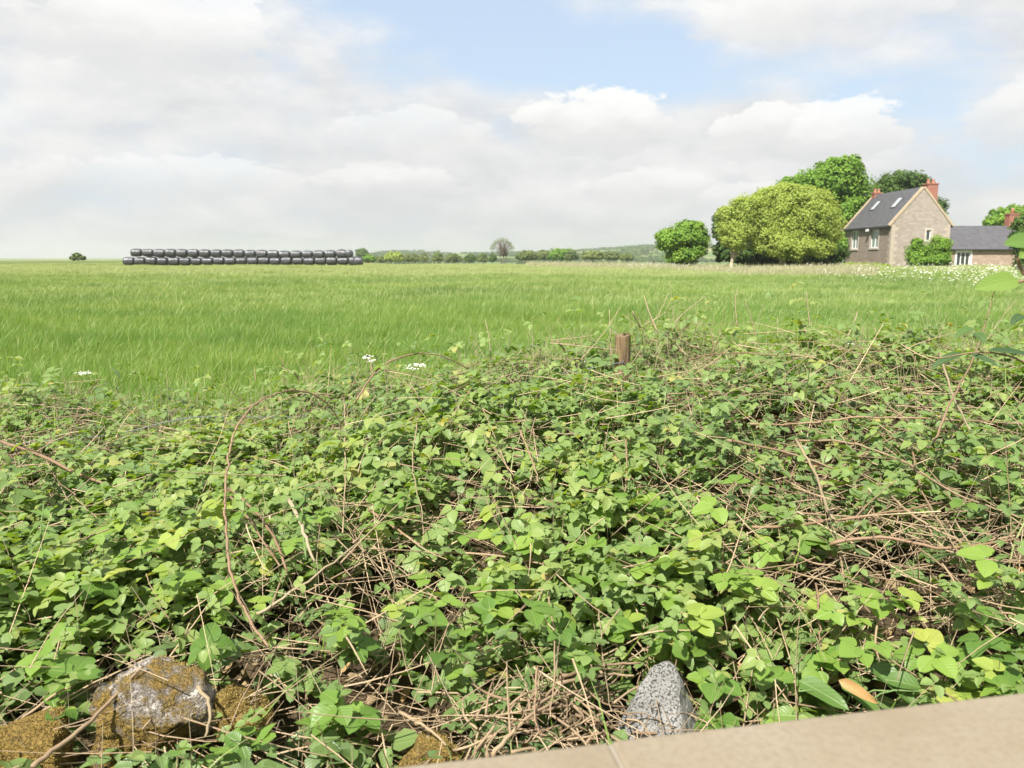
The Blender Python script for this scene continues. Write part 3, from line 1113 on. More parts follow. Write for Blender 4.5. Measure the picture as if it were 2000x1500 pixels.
def in_verge(x, y):
    """strip of cow parsley along the right-hand edge of the field"""
    r = np.hypot(x, y)
    azd = np.degrees(np.arctan2(x, y))
    near = np.interp(azd, [2, 10, 17, 24, 29, 33, 40], [104, 70, 47, 40, 36, 34, 30])
    far = np.interp(azd, [2, 10, 17, 24, 29, 33, 40], [118, 100, 72, 66, 62, 58, 52])
    return (r > near) & (r < far) & (azd > 1), near, far


def build_grass():
    near = [grass_patch('grass_patch', 1.15, 2700, .20, .42, .0038, 200 + k, .02) for k in range(5)]
    mid = [grass_patch('grass_patch', 3.2, 12000, .20, .40, .0058, 300 + k, .07) for k in range(4)]
    far = [grass_patch('grass_patch', 4.4, 9500, .20, .38, .011, 320 + k, .55) for k in range(4)]
    pts, rot, scl, idx = [], [], [], []
    for y in np.arange(4.9, 22, .8):
        for x in np.arange(-(y * .72 + 1.5), y * .72 + 1.6, .8):
            p = np.array((x + random.uniform(-.25, .25), y + random.uniform(-.25, .25)))
            pts.append(p); idx.append(random.randrange(5)); rot.append(random.uniform(-.5, .5))
            scl.append(random.uniform(.85, 1.15))
    for y in np.arange(19, 57, 2.3):
        for x in np.arange(-(y * .70 + 4), y * .70 + 4, 2.3):
            pts.append(np.array((x + random.uniform(-.6, .6), y + random.uniform(-.6, .6)))); idx.append(5 + random.randrange(4)); rot.append(random.uniform(-.6, .6))
            scl.append(random.uniform(.85, 1.15))
    for y in np.arange(52, 127, 3.1):
        for x in np.arange(-(y * .70 + 4), y * .70 + 4, 3.1):
            p = np.array((x + random.uniform(-1, 1), y + random.uniform(-1, 1)))
            r = math.hypot(*p)
            if r > 128 or (p[0] > 32 and p[1] > 70):
                continue
            pts.append(p); idx.append(9 + random.randrange(4)); rot.append(random.uniform(-.6, .6))
            scl.append(random.uniform(.85, 1.15) * (0.72 if r > 85 else 1.0))
    pts = np.array(pts)
    z = ground_z(pts[:, 0], pts[:, 1]) - .01
    scl = np.array(scl)
    # patchy growth
    gh = 0.55 + 0.85 * fbm(np.stack([pts[:, 0] / 6, pts[:, 1] / 6, 0 * z], -1), 77, 3)
    S = np.stack([np.ones_like(scl), np.ones_like(scl), scl * gh], -1)
    R = np.stack([0 * z, 0 * z, np.array(rot)], -1)
    order_near = near + mid + far
    for k, o in enumerate(order_near):
        o.name = 'grass_patch_%02d' % k
    scatter('meadow_grass', order_near, np.column_stack([pts, z]), R, S, idx, 'tall green meadow grass filling the field')


build_grass()
hedge_grass()

# ------------------------------------------------------------------ cow parsley verge (stuff)
M['petal'] = plain('white_petals', (0.80, 0.80, 0.72), 0.8, 0.2, 20, 0.08)


def umbel_geo(cs, rads, r):
    """small white hexagon florets around each centre"""
    n = len(cs)
    k = 5
    off = r.normal(0, 1, (n, k, 3)) * np.array((.5, .5, .16))
    c = cs[:, None] + off * rads[:, None, None]
    c = c.reshape(-1, 3)
    rr = np.repeat(rads * .42, k)
    nr = norm(r.normal(0, .3, (len(c), 3)) + np.array((0, -.25, 1)))
    a = norm(np.cross(nr, np.array((1.0, 0.1, 0))))
    b = np.cross(nr, a)
    V = np.zeros((len(c), 6, 3))
    for i in range(6):
        t = i * math.pi / 3
        q = rr * (1 if i % 2 == 0 else .7)
        V[:, i] = c + (a * math.cos(t) + b * math.sin(t)) * q[:, None]
    tri = np.array([(0, 1, 2), (0, 2, 3), (0, 3, 4), (0, 4, 5)])
    F = (tri[None] + (np.arange(len(c)) * 6)[:, None, None]).reshape(-1, 3)
    return V.reshape(-1, 3), F


def build_verge():
    r = np.random.default_rng(5)
    N = 26000
    az = np.radians(r.uniform(2, 38, N))
    azd = np.degrees(az)
    _, near, far = in_verge(np.zeros(1), np.ones(1))
    near = np.interp(azd, [2, 10, 17, 24, 29, 33, 40], [104, 70, 47, 40, 36, 34, 30])
    far = np.interp(azd, [2, 10, 17, 24, 29, 33, 40], [118, 100, 72, 66, 62, 58, 52])
    rad = near + (far - near) * r.random(N)
    x, y = rad * np.sin(az), rad * np.cos(az)
    d = fbm(np.stack([x / 5, y / 5, 0 * x], -1), 91, 3)
    keep = (r.random(N) < sstep(d, .45, .72) * .085) & ~((x > 33) & (y > 73))
    x, y = x[keep], y[keep]
    n = len(x)
    z0 = ground_z(x, y)
    h = r.uniform(.35, .85, n)
    c = np.stack([x, y, z0 + h], -1)
    V, F = [], []
    o = 0
    for k in range(2):
        cc = c + r.normal(0, 1, (n, 3)) * np.array((.12, .12, .07))
        v, f = umbel_geo(cc, r.uniform(.028, .055, n), r)
        V.append(v); F.append(f + o); o += len(v)
    ob = link('cow_parsley_flowers', new_mesh('cow_parsley_flowers', np.concatenate(V), np.concatenate(F), M['petal']))
    tag(ob, 'drifts of white cow parsley along the far edge of the field', kind='stuff')
    # leaves and stems of the verge, plus pale seeding grasses
    st = np.stack([x, y, z0], -1)
    vs, fs, T = stems_mesh(st, np.stack([r.normal(0, .12, n), r.normal(0, .12, n), np.ones(n)], -1), h, np.full(n, .006), r.normal(0, .05, (n, 3)), r.random(n), 1, 3)
    ob = link('cow_parsley_stems', new_mesh('cow_parsley_stems', vs, fs, M['greenstem'], False, {'tint': T}))
    tag(ob, 'green stems under the white verge flowers', kind='stuff')
    N = 42000
    az = np.radians(r.uniform(1, 24, N))
    azd = np.degrees(az)
    near = np.interp(azd, [1, 10, 17, 24], [103, 74, 52, 46])
    far = np.interp(azd, [1, 10, 17, 24], [122, 106, 76, 66])
    rad = near + (far - near) * r.random(N)
    x, y = rad * np.sin(az), rad * np.cos(az)
    st = np.stack([x, y, ground_z(x, y)], -1)
    vs, fs, T = stems_mesh(st, np.stack([r.normal(.2, .3, N), r.normal(0, .3, N), np.ones(N)], -1), r.uniform(.35, .75, N), np.full(N, .011), r.normal(0, .15, (N, 3)), r.random(N), 1, 3)
    m, t = mat_new('pale_seed_grass')
    at = t.n('ShaderNodeAttribute', attribute_name='tint')
    finish(t, t.ramp(at.outputs['Fac'], [(0, (.30, .34, .15)), (.5, (.50, .48, .28)), (1, (.66, .61, .42))]), .8, .1, transl=.25)
    ob = link('seeding_grass', new_mesh('seeding_grass', vs, fs, m, False, {'tint': T}))
    tag(ob, 'pale seeding grass along the edge of the field before the trees', kind='stuff')


build_verge()

# ------------------------------------------------------------------ trees
QT = np.array([(-.5, 0, 0), (0, -.5, .0), (.5, 0, 0), (0, .6, -.12)])


def foliage(clumps, crad, per, size, r, tint0=.5, tvar=.25, up=.5, outn=None):
    """clumps (N,3); leaf quads round every clump, light and dark by clump"""
    n = len(clumps)
    k = per
    d = norm(r.normal(0, 1, (n, k, 3)))
    rad = crad[:, None] * r.random((n, k)) ** .45
    pos = clumps[:, None] + d * rad[..., None] * np.array((1, 1, .72))
    nr = norm(d * .5 + np.array((0, 0, up)) + r.normal(0, .42, (n, k, 3)) + (0 if outn is None else outn[:, None] * .45))
    a = norm(np.cross(nr, r.normal(0, 1, (n, k, 3))))
    b = np.cross(nr, a)
    sz = size * r.uniform(.6, 1.35, (n, k))
    V = pos[:, :, None] + a[:, :, None] * (QT[:, 0] * sz[..., None])[..., None] + b[:, :, None] * (QT[:, 1] * sz[..., None])[..., None] + nr[:, :, None] * (QT[:, 2] * sz[..., None])[..., None]
    V = V.reshape(-1, 3)
    F = np.arange(n * k * 4).reshape(-1, 4)
    tc_ = np.clip(tint0 + r.normal(0, tvar * .55, n), 0, 1)
    T = np.clip(tc_[:, None] + r.normal(0, tvar * .5, (n, k)), 0, 1)
    A = np.zeros((n * k, 4, 3))
    A[:, :, 0] = QT[:, 0]
    A[:, :, 1] = QT[:, 1] + .5
    A[:, :, 2] = T.reshape(-1)[:, None]
    return V, F, A.reshape(-1, 3)


def tree(name, label, lobes, depth, base_px, mat, group=None, leaf=.30, per=55, dens=1.0, trunk_r=.25, bark='bark', cat='tree', seed=1,
         fill=.55, tint=.5, tvar=.25, crad=.9, base_z=None, trunk_top=None, lean=None, squash=.9):
    """lobes: (px, py, rx_px, ry_px, depth offset)"""
    r = np.random.default_rng(seed)
    bx = P(base_px[0], base_px[1], depth)
    gz = float(ground_z(bx[0], bx[1])) if base_z is None else base_z
    e = empty(name, (bx[0], bx[1], gz), label, cat, group)
    off = np.array(e.location)
    C, CR, ON, centres = [], [], [], []
    for (px, py, rx, ry, dd) in lobes:
        c = P(px, py, depth + dd)
        ppm = FPX / (depth + dd)
        rw, rh = rx / ppm, ry / ppm
        rd = rw * squash
        centres.append((c, rw, rh))
        area = 4 * math.pi * ((rw * rh) ** 1.6 + (rw * rd) ** 1.6 + (rh * rd) ** 1.6) ** (1 / 1.6) / 3 ** (1 / 1.6)
        cr0 = min(crad, .45 * min(rw, rh) + .05)
        n = max(6, int(area / (cr0 * cr0) * .75 * dens))
        d = norm(r.normal(0, 1, (n, 3)))
        rr = np.where(r.random(n) < fill, r.uniform(.80, 1.0, n), r.uniform(.35, .85, n))
        p = c + d * rr[:, None] * np.array((rw - cr0 * .7, rd - cr0 * .7, rh - cr0 * .7)).clip(.05)
        wob = (fbm(d * 1.8 + seed, 7 + seed, 2) - .5) * .85
        p = c + (p - c) * (1 + wob)[:, None]
        p[:, 2] = np.maximum(p[:, 2], gz + .25)
        C.append(p)
        ON.append(d)
        CR.append(np.full(n, cr0) * r.uniform(.6, 1.25, n))
    C = np.concatenate(C)
    CR = np.concatenate(CR)
    V, F, A = foliage(C, CR, per, leaf, r, tint, tvar, outn=np.concatenate(ON))
    link('crown', new_mesh('crown', V - off, F, M[mat], False, {'lf': A}), e)
    # trunk and limbs
    b = MB()
    top = np.mean([c for c, _, _ in centres], 0)
    if trunk_top is not None:
        top = P(trunk_top[0], trunk_top[1], depth)
    base = np.array((bx[0], bx[1], gz - .1))
    ln = smooth_line([base, base * .5 + top * .5 + np.array((r.normal(0, .15), r.normal(0, .15), 0)), top], 5)
    b.tube(ln, trunk_r * np.linspace(1.1, .4, len(ln)), 8)
    for c, rw, rh in centres:
        for _ in range(3):
            t0 = ln[int(len(ln) * r.uniform(.35, .85))]
            tip = c + norm(r.normal(0, 1, 3) + np.array((0, 0, .4))) * np.array((rw, rw, rh)) * .7
            tip[2] = max(tip[2], gz + .3)
            q = smooth_line([t0, (t0 + tip) / 2 + np.array((0, 0, .25 * rh * .5)), tip], 4)
            b.tube(q, trunk_r * .42 * np.linspace(1, .15, len(q)), 5)
    b.build('trunk', M[bark], e, True)
    return e


tree('sycamore_tree', 'small round bright green tree, leftmost of the group by the house',
     [(1335, 465, 48, 34, 0), (1310, 470, 38, 26, -1), (1362, 468, 34, 36, 1), (1335, 497, 42, 24, -.5), (1350, 445, 30, 18, 0)],
     82, (1338, 520), 'tree_mid', leaf=.19, per=95, seed=11, tint=.62, trunk_r=.2, crad=.75)
tree('yellow_willow_tree', 'yellow-green tree with a pale slanting trunk beside the small round tree',
     [(1440, 440, 48, 52, 0), (1434, 462, 34, 32, -.5), (1470, 425, 52, 58, 1), (1418, 428, 24, 34, 0), (1452, 410, 36, 32, 0), (1495, 440, 40, 50, 1)],
     72, (1428, 524), 'tree_yellow', leaf=.14, per=120, seed=12, tvar=.16, tint=.55, trunk_r=.16, bark='pale_bark', crad=.75, trunk_top=(1442, 470))
tree('yellow_maple_tree', 'broad yellow-green tree in the middle of the group left of the house',
     [(1560, 430, 84, 62, 0), (1520, 415, 50, 50, -1), (1590, 410, 56, 50, 0), (1620, 445, 36, 52, 1), (1500, 465, 50, 42, -1.5), (1545, 478, 62, 34, -2), (1600, 482, 36, 26, -1), (1560, 385, 60, 26, 0), (1492, 405, 50, 42, 0), (1505, 385, 40, 24, 0), (1535, 375, 45, 22, 0)],
     74, (1527, 526), 'tree_yellow', leaf=.15, per=120, seed=13, tvar=.16, tint=.55, trunk_r=.28, bark='pale_bark', crad=.85)
tree('tall_sycamore_tree', 'tall deep green tree rising behind the yellow-green trees',
     [(1640, 350, 58, 44, 0), (1590, 355, 50, 36, 0), (1540, 365, 28, 24, 1), (1670, 385, 42, 50, 0), (1640, 420, 60, 60, 0), (1640, 325, 46, 22, 0), (1630, 480, 44, 40, -4), (1600, 440, 60, 60, 2), (1560, 400, 50, 60, 3)],
     90, (1630, 515), 'tree_mid', leaf=.24, per=100, seed=14, tint=.52, trunk_r=.45, crad=1.1)
tree('dark_back_tree', 'dark green tree behind the slate roof of the house',
     [(1760, 360, 52, 32, 0), (1735, 370, 34, 30, 0), (1795, 365, 30, 30, 0), (1770, 400, 60, 50, 0), (1825, 410, 28, 30, 0)],
     104, (1770, 520), 'tree_dark', leaf=.26, per=90, seed=15, tint=.5, trunk_r=.45, crad=1.1)
tree('understorey_tree', 'low dark green growth under the yellow-green trees',
     [(1440, 490, 50, 26, 0), (1490, 500, 60, 22, 0), (1560, 500, 60, 24, 0), (1620, 498, 40, 26, 0), (1412, 440, 22, 40, 0), (1408, 490, 10, 26, 1)],
     80, (1500, 524), 'tree_dark', leaf=.28, per=55, seed=16, tint=.35, trunk_r=.12, crad=.8)
tree('gable_bush', 'green bush standing against the pale stone gable',
     [(1830, 492, 30, 34, 0), (1795, 500, 30, 28, 0), (1815, 508, 44, 20, 0), (1845, 478, 16, 18, 0), (1790, 476, 14, 14, 0)],
     70, (1815, 532), 'tree_mid', leaf=.12, per=100, seed=17, tint=.55, trunk_r=.08, cat='bush', crad=.5)
tree('low_garden_hedge', 'low scruffy yellow-green hedge at the foot of the house wall',
     [(1660, 518, 16, 7, 0), (1685, 519, 18, 7, 0), (1712, 520, 18, 7, 0), (1730, 521, 12, 6, 0)],
     71, (1690, 526), 'tree_yellow', leaf=.12, per=45, seed=18, tint=.35, trunk_r=.03, cat='hedge', crad=.3)
tree('far_right_tree', 'yellow-green tree showing over the low slate roof on the right',
     [(1960, 425, 34, 22, 0), (1985, 420, 26, 24, 0), (1935, 434, 18, 12, 0)],
     110, (1960, 515), 'tree_mid', leaf=.34, per=55, seed=19, tint=.6, trunk_r=.3, crad=1.0)
tree('dark_edge_shrub', 'dark green shrub at the right edge beside the low slate roof',
     [(2000, 440, 26, 30, 0), (2010, 475, 34, 34, 0), (1985, 465, 14, 16, 0), (2020, 510, 34, 30, 0)],
     52, (2010, 545), 'tree_dark', leaf=.14, per=60, seed=20, tint=.5, trunk_r=.08, cat='shrub', crad=.4)

# scrub line beyond the field
SCRUB = [
    (719, 504, 14, 8, 'pale scrub bush just right of the bales', 'tree_mid', .55), (745, 505, 13, 7, 'low grey-green scrub between the bales and a round yellow bush', 'scrub', .6),
    (771, 501, 18, 11, 'round yellow-green bush beyond the field', 'tree_yellow', .45), (796, 503, 10, 8, 'small bush touching the round yellow-green one', 'scrub', .6),
    (811, 503, 9, 9, 'narrow upright bush in the scrub line', 'scrub', .4), (828, 501, 9, 11, 'pale thin upright bush beside the narrow one', 'scrub', .75),
    (855, 501, 11, 10, 'grey-green fan-shaped bush in the scrub line', 'scrub', .55), (886, 503, 16, 9, 'low dark rounded bush left of the bare tree', 'scrub', .35),
    (918, 503, 12, 9, 'bluish dark bush in the scrub line', 'tree_dark', .6), (943, 503, 11, 9, 'green bush second left of the bare tree', 'scrub', .5),
    (963, 503, 8, 8, 'small dark bush at the foot of the bare tree', 'tree_dark', .5), (1030, 498, 22, 11, 'green bush right of the bare tree', 'scrub', .55),
    (1062, 497, 18, 11, 'hazy green bush in the middle of the scrub line', 'scrub', .45), (1096, 496, 26, 13, 'large dark green bush with a rounded top beyond the field', 'tree_mid', .4),
    (1116, 497, 14, 12, 'brownish bush on the right of the large dark one', 'scrub', .3), (1158, 498, 22, 9, 'yellowish bush towards the hill wood', 'scrub', .75),
    (1195, 499, 18, 9, 'green bush below the wooded hill', 'scrub', .5), (1224, 501, 14, 8, 'last bush before the round tree by the house', 'scrub', .55),
]
for k, (px, py, rx, ry, lb, mt, tn) in enumerate(SCRUB):
    dep = 225 + (k * 37 % 50)
    tree('scrub_bush', lb, [(px, py, rx, ry, 0), (px + rx * .3, py + ry * .35, rx * .8, ry * .7, 0), (px - rx * .4, py + ry * .4, rx * .7, ry * .6, 0)],
         dep, (px, 511), mt, 'scrub bushes beyond the field', leaf=.42, per=36, seed=40 + k, tint=tn, trunk_r=.1, cat='bush', crad=.9, tvar=.3)
tree('lone_horizon_bush', 'small brownish bush alone on the skyline left of the bales',
     [(151, 500, 9, 6, 0), (160, 504, 8, 4, 0), (145, 504, 8, 4, 0)], 140, (152, 508), 'scrub', leaf=.3, per=36, seed=70, tint=.3, trunk_r=.08, cat='bush', crad=.6)
tree('round_blue_tree', 'rounded hazy dark tree showing just beyond the right end of the bales',
     [(706, 491, 11, 8, 0), (707, 496, 13, 8, 0)], 420, (707, 505), 'tree_dark', leaf=.8, per=36, seed=71, tint=.6, trunk_r=.2, crad=1.4)


def bare_tree():
    r = np.random.default_rng(3)
    d = 235
    bx = P(981, 511, d)
    gz = float(ground_z(bx[0], bx[1]))
    e = empty('bare_tree', (bx[0], bx[1], gz), 'thinly leaved tree with a domed fan of bare branches', 'tree')
    b = MB()
    base = np.array((bx[0], bx[1], gz))
    zc = P(981, 488, d)[2]
    for k in range(4):
        q0 = base + np.array((r.normal(0, .25), r.normal(0, .25), 0))
        mid = base + np.array((r.normal(0, .7), r.normal(0, .5), (zc - gz) * .55))
        b.tube(smooth_line([q0, (q0 + mid) / 2, mid], 3), [.14, .13, .12, .12, .11, .10, .10][:7], 5)
        for j in range(20):
            th = r.uniform(-1.35, 1.35)
            R = 3.3 * r.uniform(.8, 1.02)
            tip = np.array((bx[0] + R * math.sin(th), bx[1] + r.normal(0, 1.2), zc + R * math.cos(th) * 1.0 - .2))
            b.tube(smooth_line([mid, mid * .55 + tip * .45 + np.array((0, 0, .5)), tip], 3), np.linspace(.07, .022, 7), 4)
    b.build('trunk', M['bark'], e, True)
    n = 330
    th = r.uniform(-1.5, 1.5, n)
    R = 3.5 * r.uniform(.72, 1.02, n)
    C = np.stack([bx[0] + R * np.sin(th), bx[1] + r.normal(0, 1.3, n), zc + R * np.cos(th) - .2], -1)
    V, F, A = foliage(C, np.full(n, .35), 8, .12, r, .5, .3)
    link('crown', new_mesh('crown', V - np.array(e.location), F, M['scrub'], False, {'lf': A}), e)


bare_tree()


def far_woods():
    r = np.random.default_rng(9)
    C, S = [], []
    # hedgerows and copses on the far hill
    for k in range(60):
        azd = r.uniform(-12, 14)
        rad = r.uniform(620, 1500)
        a = math.radians(azd)
        c = np.array((rad * math.sin(a), rad * math.cos(a)))
        ori = r.uniform(-.35, .35)
        L = r.uniform(15, 90)
        n = int(L / 2.2)
        t = np.linspace(-.5, .5, n)[:, None] * L
        q = c + t * np.array((math.cos(ori), math.sin(ori))) + r.normal(0, 1.5, (n, 2))
        C.append(q); S.append(r.uniform(1.2, 2.8, n))
    for azd, rad, n, wx, wy in [(9.2, 1420, 420, 90, 35), (5.6, 1450, 200, 60, 25), (-8.2, 1350, 150, 45, 22), (11, 1250, 300, 60, 40), (7.5, 1000, 120, 40, 25)]:
        a = math.radians(azd)
        c = np.array((rad * math.sin(a), rad * math.cos(a)))
        C.append(c + r.normal(0, 1, (n, 2)) * np.array((wx, wy)) * .6)
        S.append(r.uniform(2.2, 4.5, n))
    C = np.concatenate(C)
    S = np.concatenate(S)
    z = ground_z(C[:, 0], C[:, 1])
    p = np.column_stack([C, z + S * .8])
    V, F, A = foliage(p, S, 22, 2.0, r, .45, .3)
    o = link('distant_woods', new_mesh('distant_woods', V, F, M['tree_dark'], False, {'lf': A}))
    tag(o, 'hazy hedgerows and woods on the far hillside', kind='stuff')


far_woods()

# ------------------------------------------------------------------ house
def stone_mat(name, base, mortar, sc=1.0, row=.22, bw=.5):
    m, t = mat_new(name)
    g = t.n('ShaderNodeNewGeometry')
    x, y, z = t.sep(g.outputs['Position'])
    u = t.m('ADD', x, y)
    nz0 = t.noise(g.outputs['Position'], 1.3, 3, .6)
    vec = t.comb(u, t.m('ADD', z, t.m('MULTIPLY', nz0, .08)), 0.0)
    br = t.n('ShaderNodeTexBrick', offset=.5, squash=.8, squash_frequency=3)
    t.t.links.new(vec, br.inputs['Vector'])
    br.inputs['Scale'].default_value = 1
    br.inputs['Brick Width'].default_value = bw
    br.inputs['Row Height'].default_value = row
    br.inputs['Mortar Size'].default_value = .014
    br.inputs['Mortar Smooth'].default_value = .4
    br.inputs['Color1'].default_value = (*[c * .84 for c in base], 1)
    br.inputs['Color2'].default_value = (*[min(1, c * 1.14) for c in base], 1)
    br.inputs['Mortar'].default_value = (*mortar, 1)
    n = t.noise(g.outputs['Position'], 5, 6, .7)
    c = t.mix(t.m('MULTIPLY', n, .5), br.outputs[0], tuple(b * .62 for b in base))
    n2 = t.noise(g.outputs['Position'], .5, 4, .6)
    c = t.mix(t.m('MULTIPLY', t.ss(n2, .5, .75), .4), c, (base[0] * .6, base[1] * .55, base[2] * .5))
    h = t.m('ADD', t.m('MULTIPLY', br.outputs[1], -1), t.m('MULTIPLY', n, .5))
    finish(t, c, .9, .15, h, .7, .03)
    return m


def slate_mat():
    m, t = mat_new('slate')
    g = t.n('ShaderNodeNewGeometry')
    x, y, z = t.sep(g.outputs['Position'])
    vec = t.comb(t.m('ADD', x, y), t.m('MULTIPLY', z, 1.3), 0.0)
    br = t.n('ShaderNodeTexBrick', offset=.5)
    t.t.links.new(vec, br.inputs['Vector'])
    br.inputs['Scale'].default_value = 1
    br.inputs['Brick Width'].default_value = .3
    br.inputs['Row Height'].default_value = .24
    br.inputs['Mortar Size'].default_value = .006
    br.inputs['Color1'].default_value = (.068, .068, .075, 1)
    br.inputs['Color2'].default_value = (.10, .099, .105, 1)
    br.inputs['Mortar'].default_value = (.05, .05, .055, 1)
    n = t.noise(g.outputs['Position'], 1.2, 5, .6)
    c = t.mix(t.m('MULTIPLY', n, .5), br.outputs[0], (.065, .064, .067))
    finish(t, c, .55, .35, br.outputs[1], -.4, .02)
    return m


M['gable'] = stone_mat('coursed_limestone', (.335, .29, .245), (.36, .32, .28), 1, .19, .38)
M['front'] = stone_mat('brown_limestone', (.285, .235, .19), (.315, .27, .225), 1, .2, .4)  # darker, browner stone tone than the gable
M['slate'] = slate_mat()
M['coping'] = plain('gritstone_coping', (.36, .29, .20), .85, .2, 3, .25, .3)
M['dressed'] = plain('dressed_stone', (.42, .38, .32), .85, .2, 4, .15, .2)
M['quoin'] = plain('quoin_stone', (.36, .31, .25), .88, .2, 4, .2, .25)
M['whitepaint'] = plain('white_paint', (.78, .77, .74), .5, .3, 6, .05)
M['brick'] = stone_mat('red_brick', (.33, .115, .075), (.36, .25, .2), 1, .075, .22)
M['pot'] = plain('terracotta', (.40, .20, .14), .8, .2, 8, .2)
M['gutter'] = plain('dark_gutter', (.04, .04, .042), .5, .4, 4, .2)


def glass_mat(name, tint):
    m, t = mat_new(name)
    finish(t, tint, .06, .6)
    return m


M['glass'] = glass_mat('window_glass', (.035, .045, .045))
M['blind'] = glass_mat('window_glass_green', (.20, .26, .23))


def wall_open(b, o, u, v, W, H, n, opens, thick=.28):
    """quad grid wall with openings and reveals. o origin, u/v unit axes, n outward normal"""
    o, u, v, n = map(np.array, (o, u, v, n))
    us = sorted({0, W, *[q for a in opens for q in (a[0], a[1])]})
    vs = sorted({0, H, *[q for a in opens for q in (a[2], a[3])]})
    for i in range(len(us) - 1):
        for j in range(len(vs) - 1):
            cu, cv_ = (us[i] + us[i + 1]) / 2, (vs[j] + vs[j + 1]) / 2
            if any(a[0] < cu < a[1] and a[2] < cv_ < a[3] for a in opens):
                continue
            q = [o + u * us[i] + v * vs[j], o + u * us[i + 1] + v * vs[j], o + u * us[i + 1] + v * vs[j + 1], o + u * us[i] + v * vs[j + 1]]
            b.add(q, [(0, 1, 2, 3)])
    for a in opens:
        c = [o + u * a[0] + v * a[2], o + u * a[1] + v * a[2], o + u * a[1] + v * a[3], o + u * a[0] + v * a[3]]
        for k in range(4):
            p, q = c[k], c[(k + 1) % 4]
            b.add([p, q, q - n * thick, p - n * thick], [(0, 1, 2, 3)])


def obox(b, o, u, v, n, u0, u1, v0, v1, n0, n1):
    o, u, v, n = map(np.array, (o, u, v, n))
    q = []
    for nn in (n0, n1):
        for uu, vv in ((u0, v0), (u1, v0), (u1, v1), (u0, v1)):
            q.append(o + u * uu + v * vv + n * nn)
    b.add(q, [(0, 3, 2, 1), (4, 5, 6, 7), (0, 1, 5, 4), (1, 2, 6, 5), (2, 3, 7, 6), (3, 0, 4, 7)])


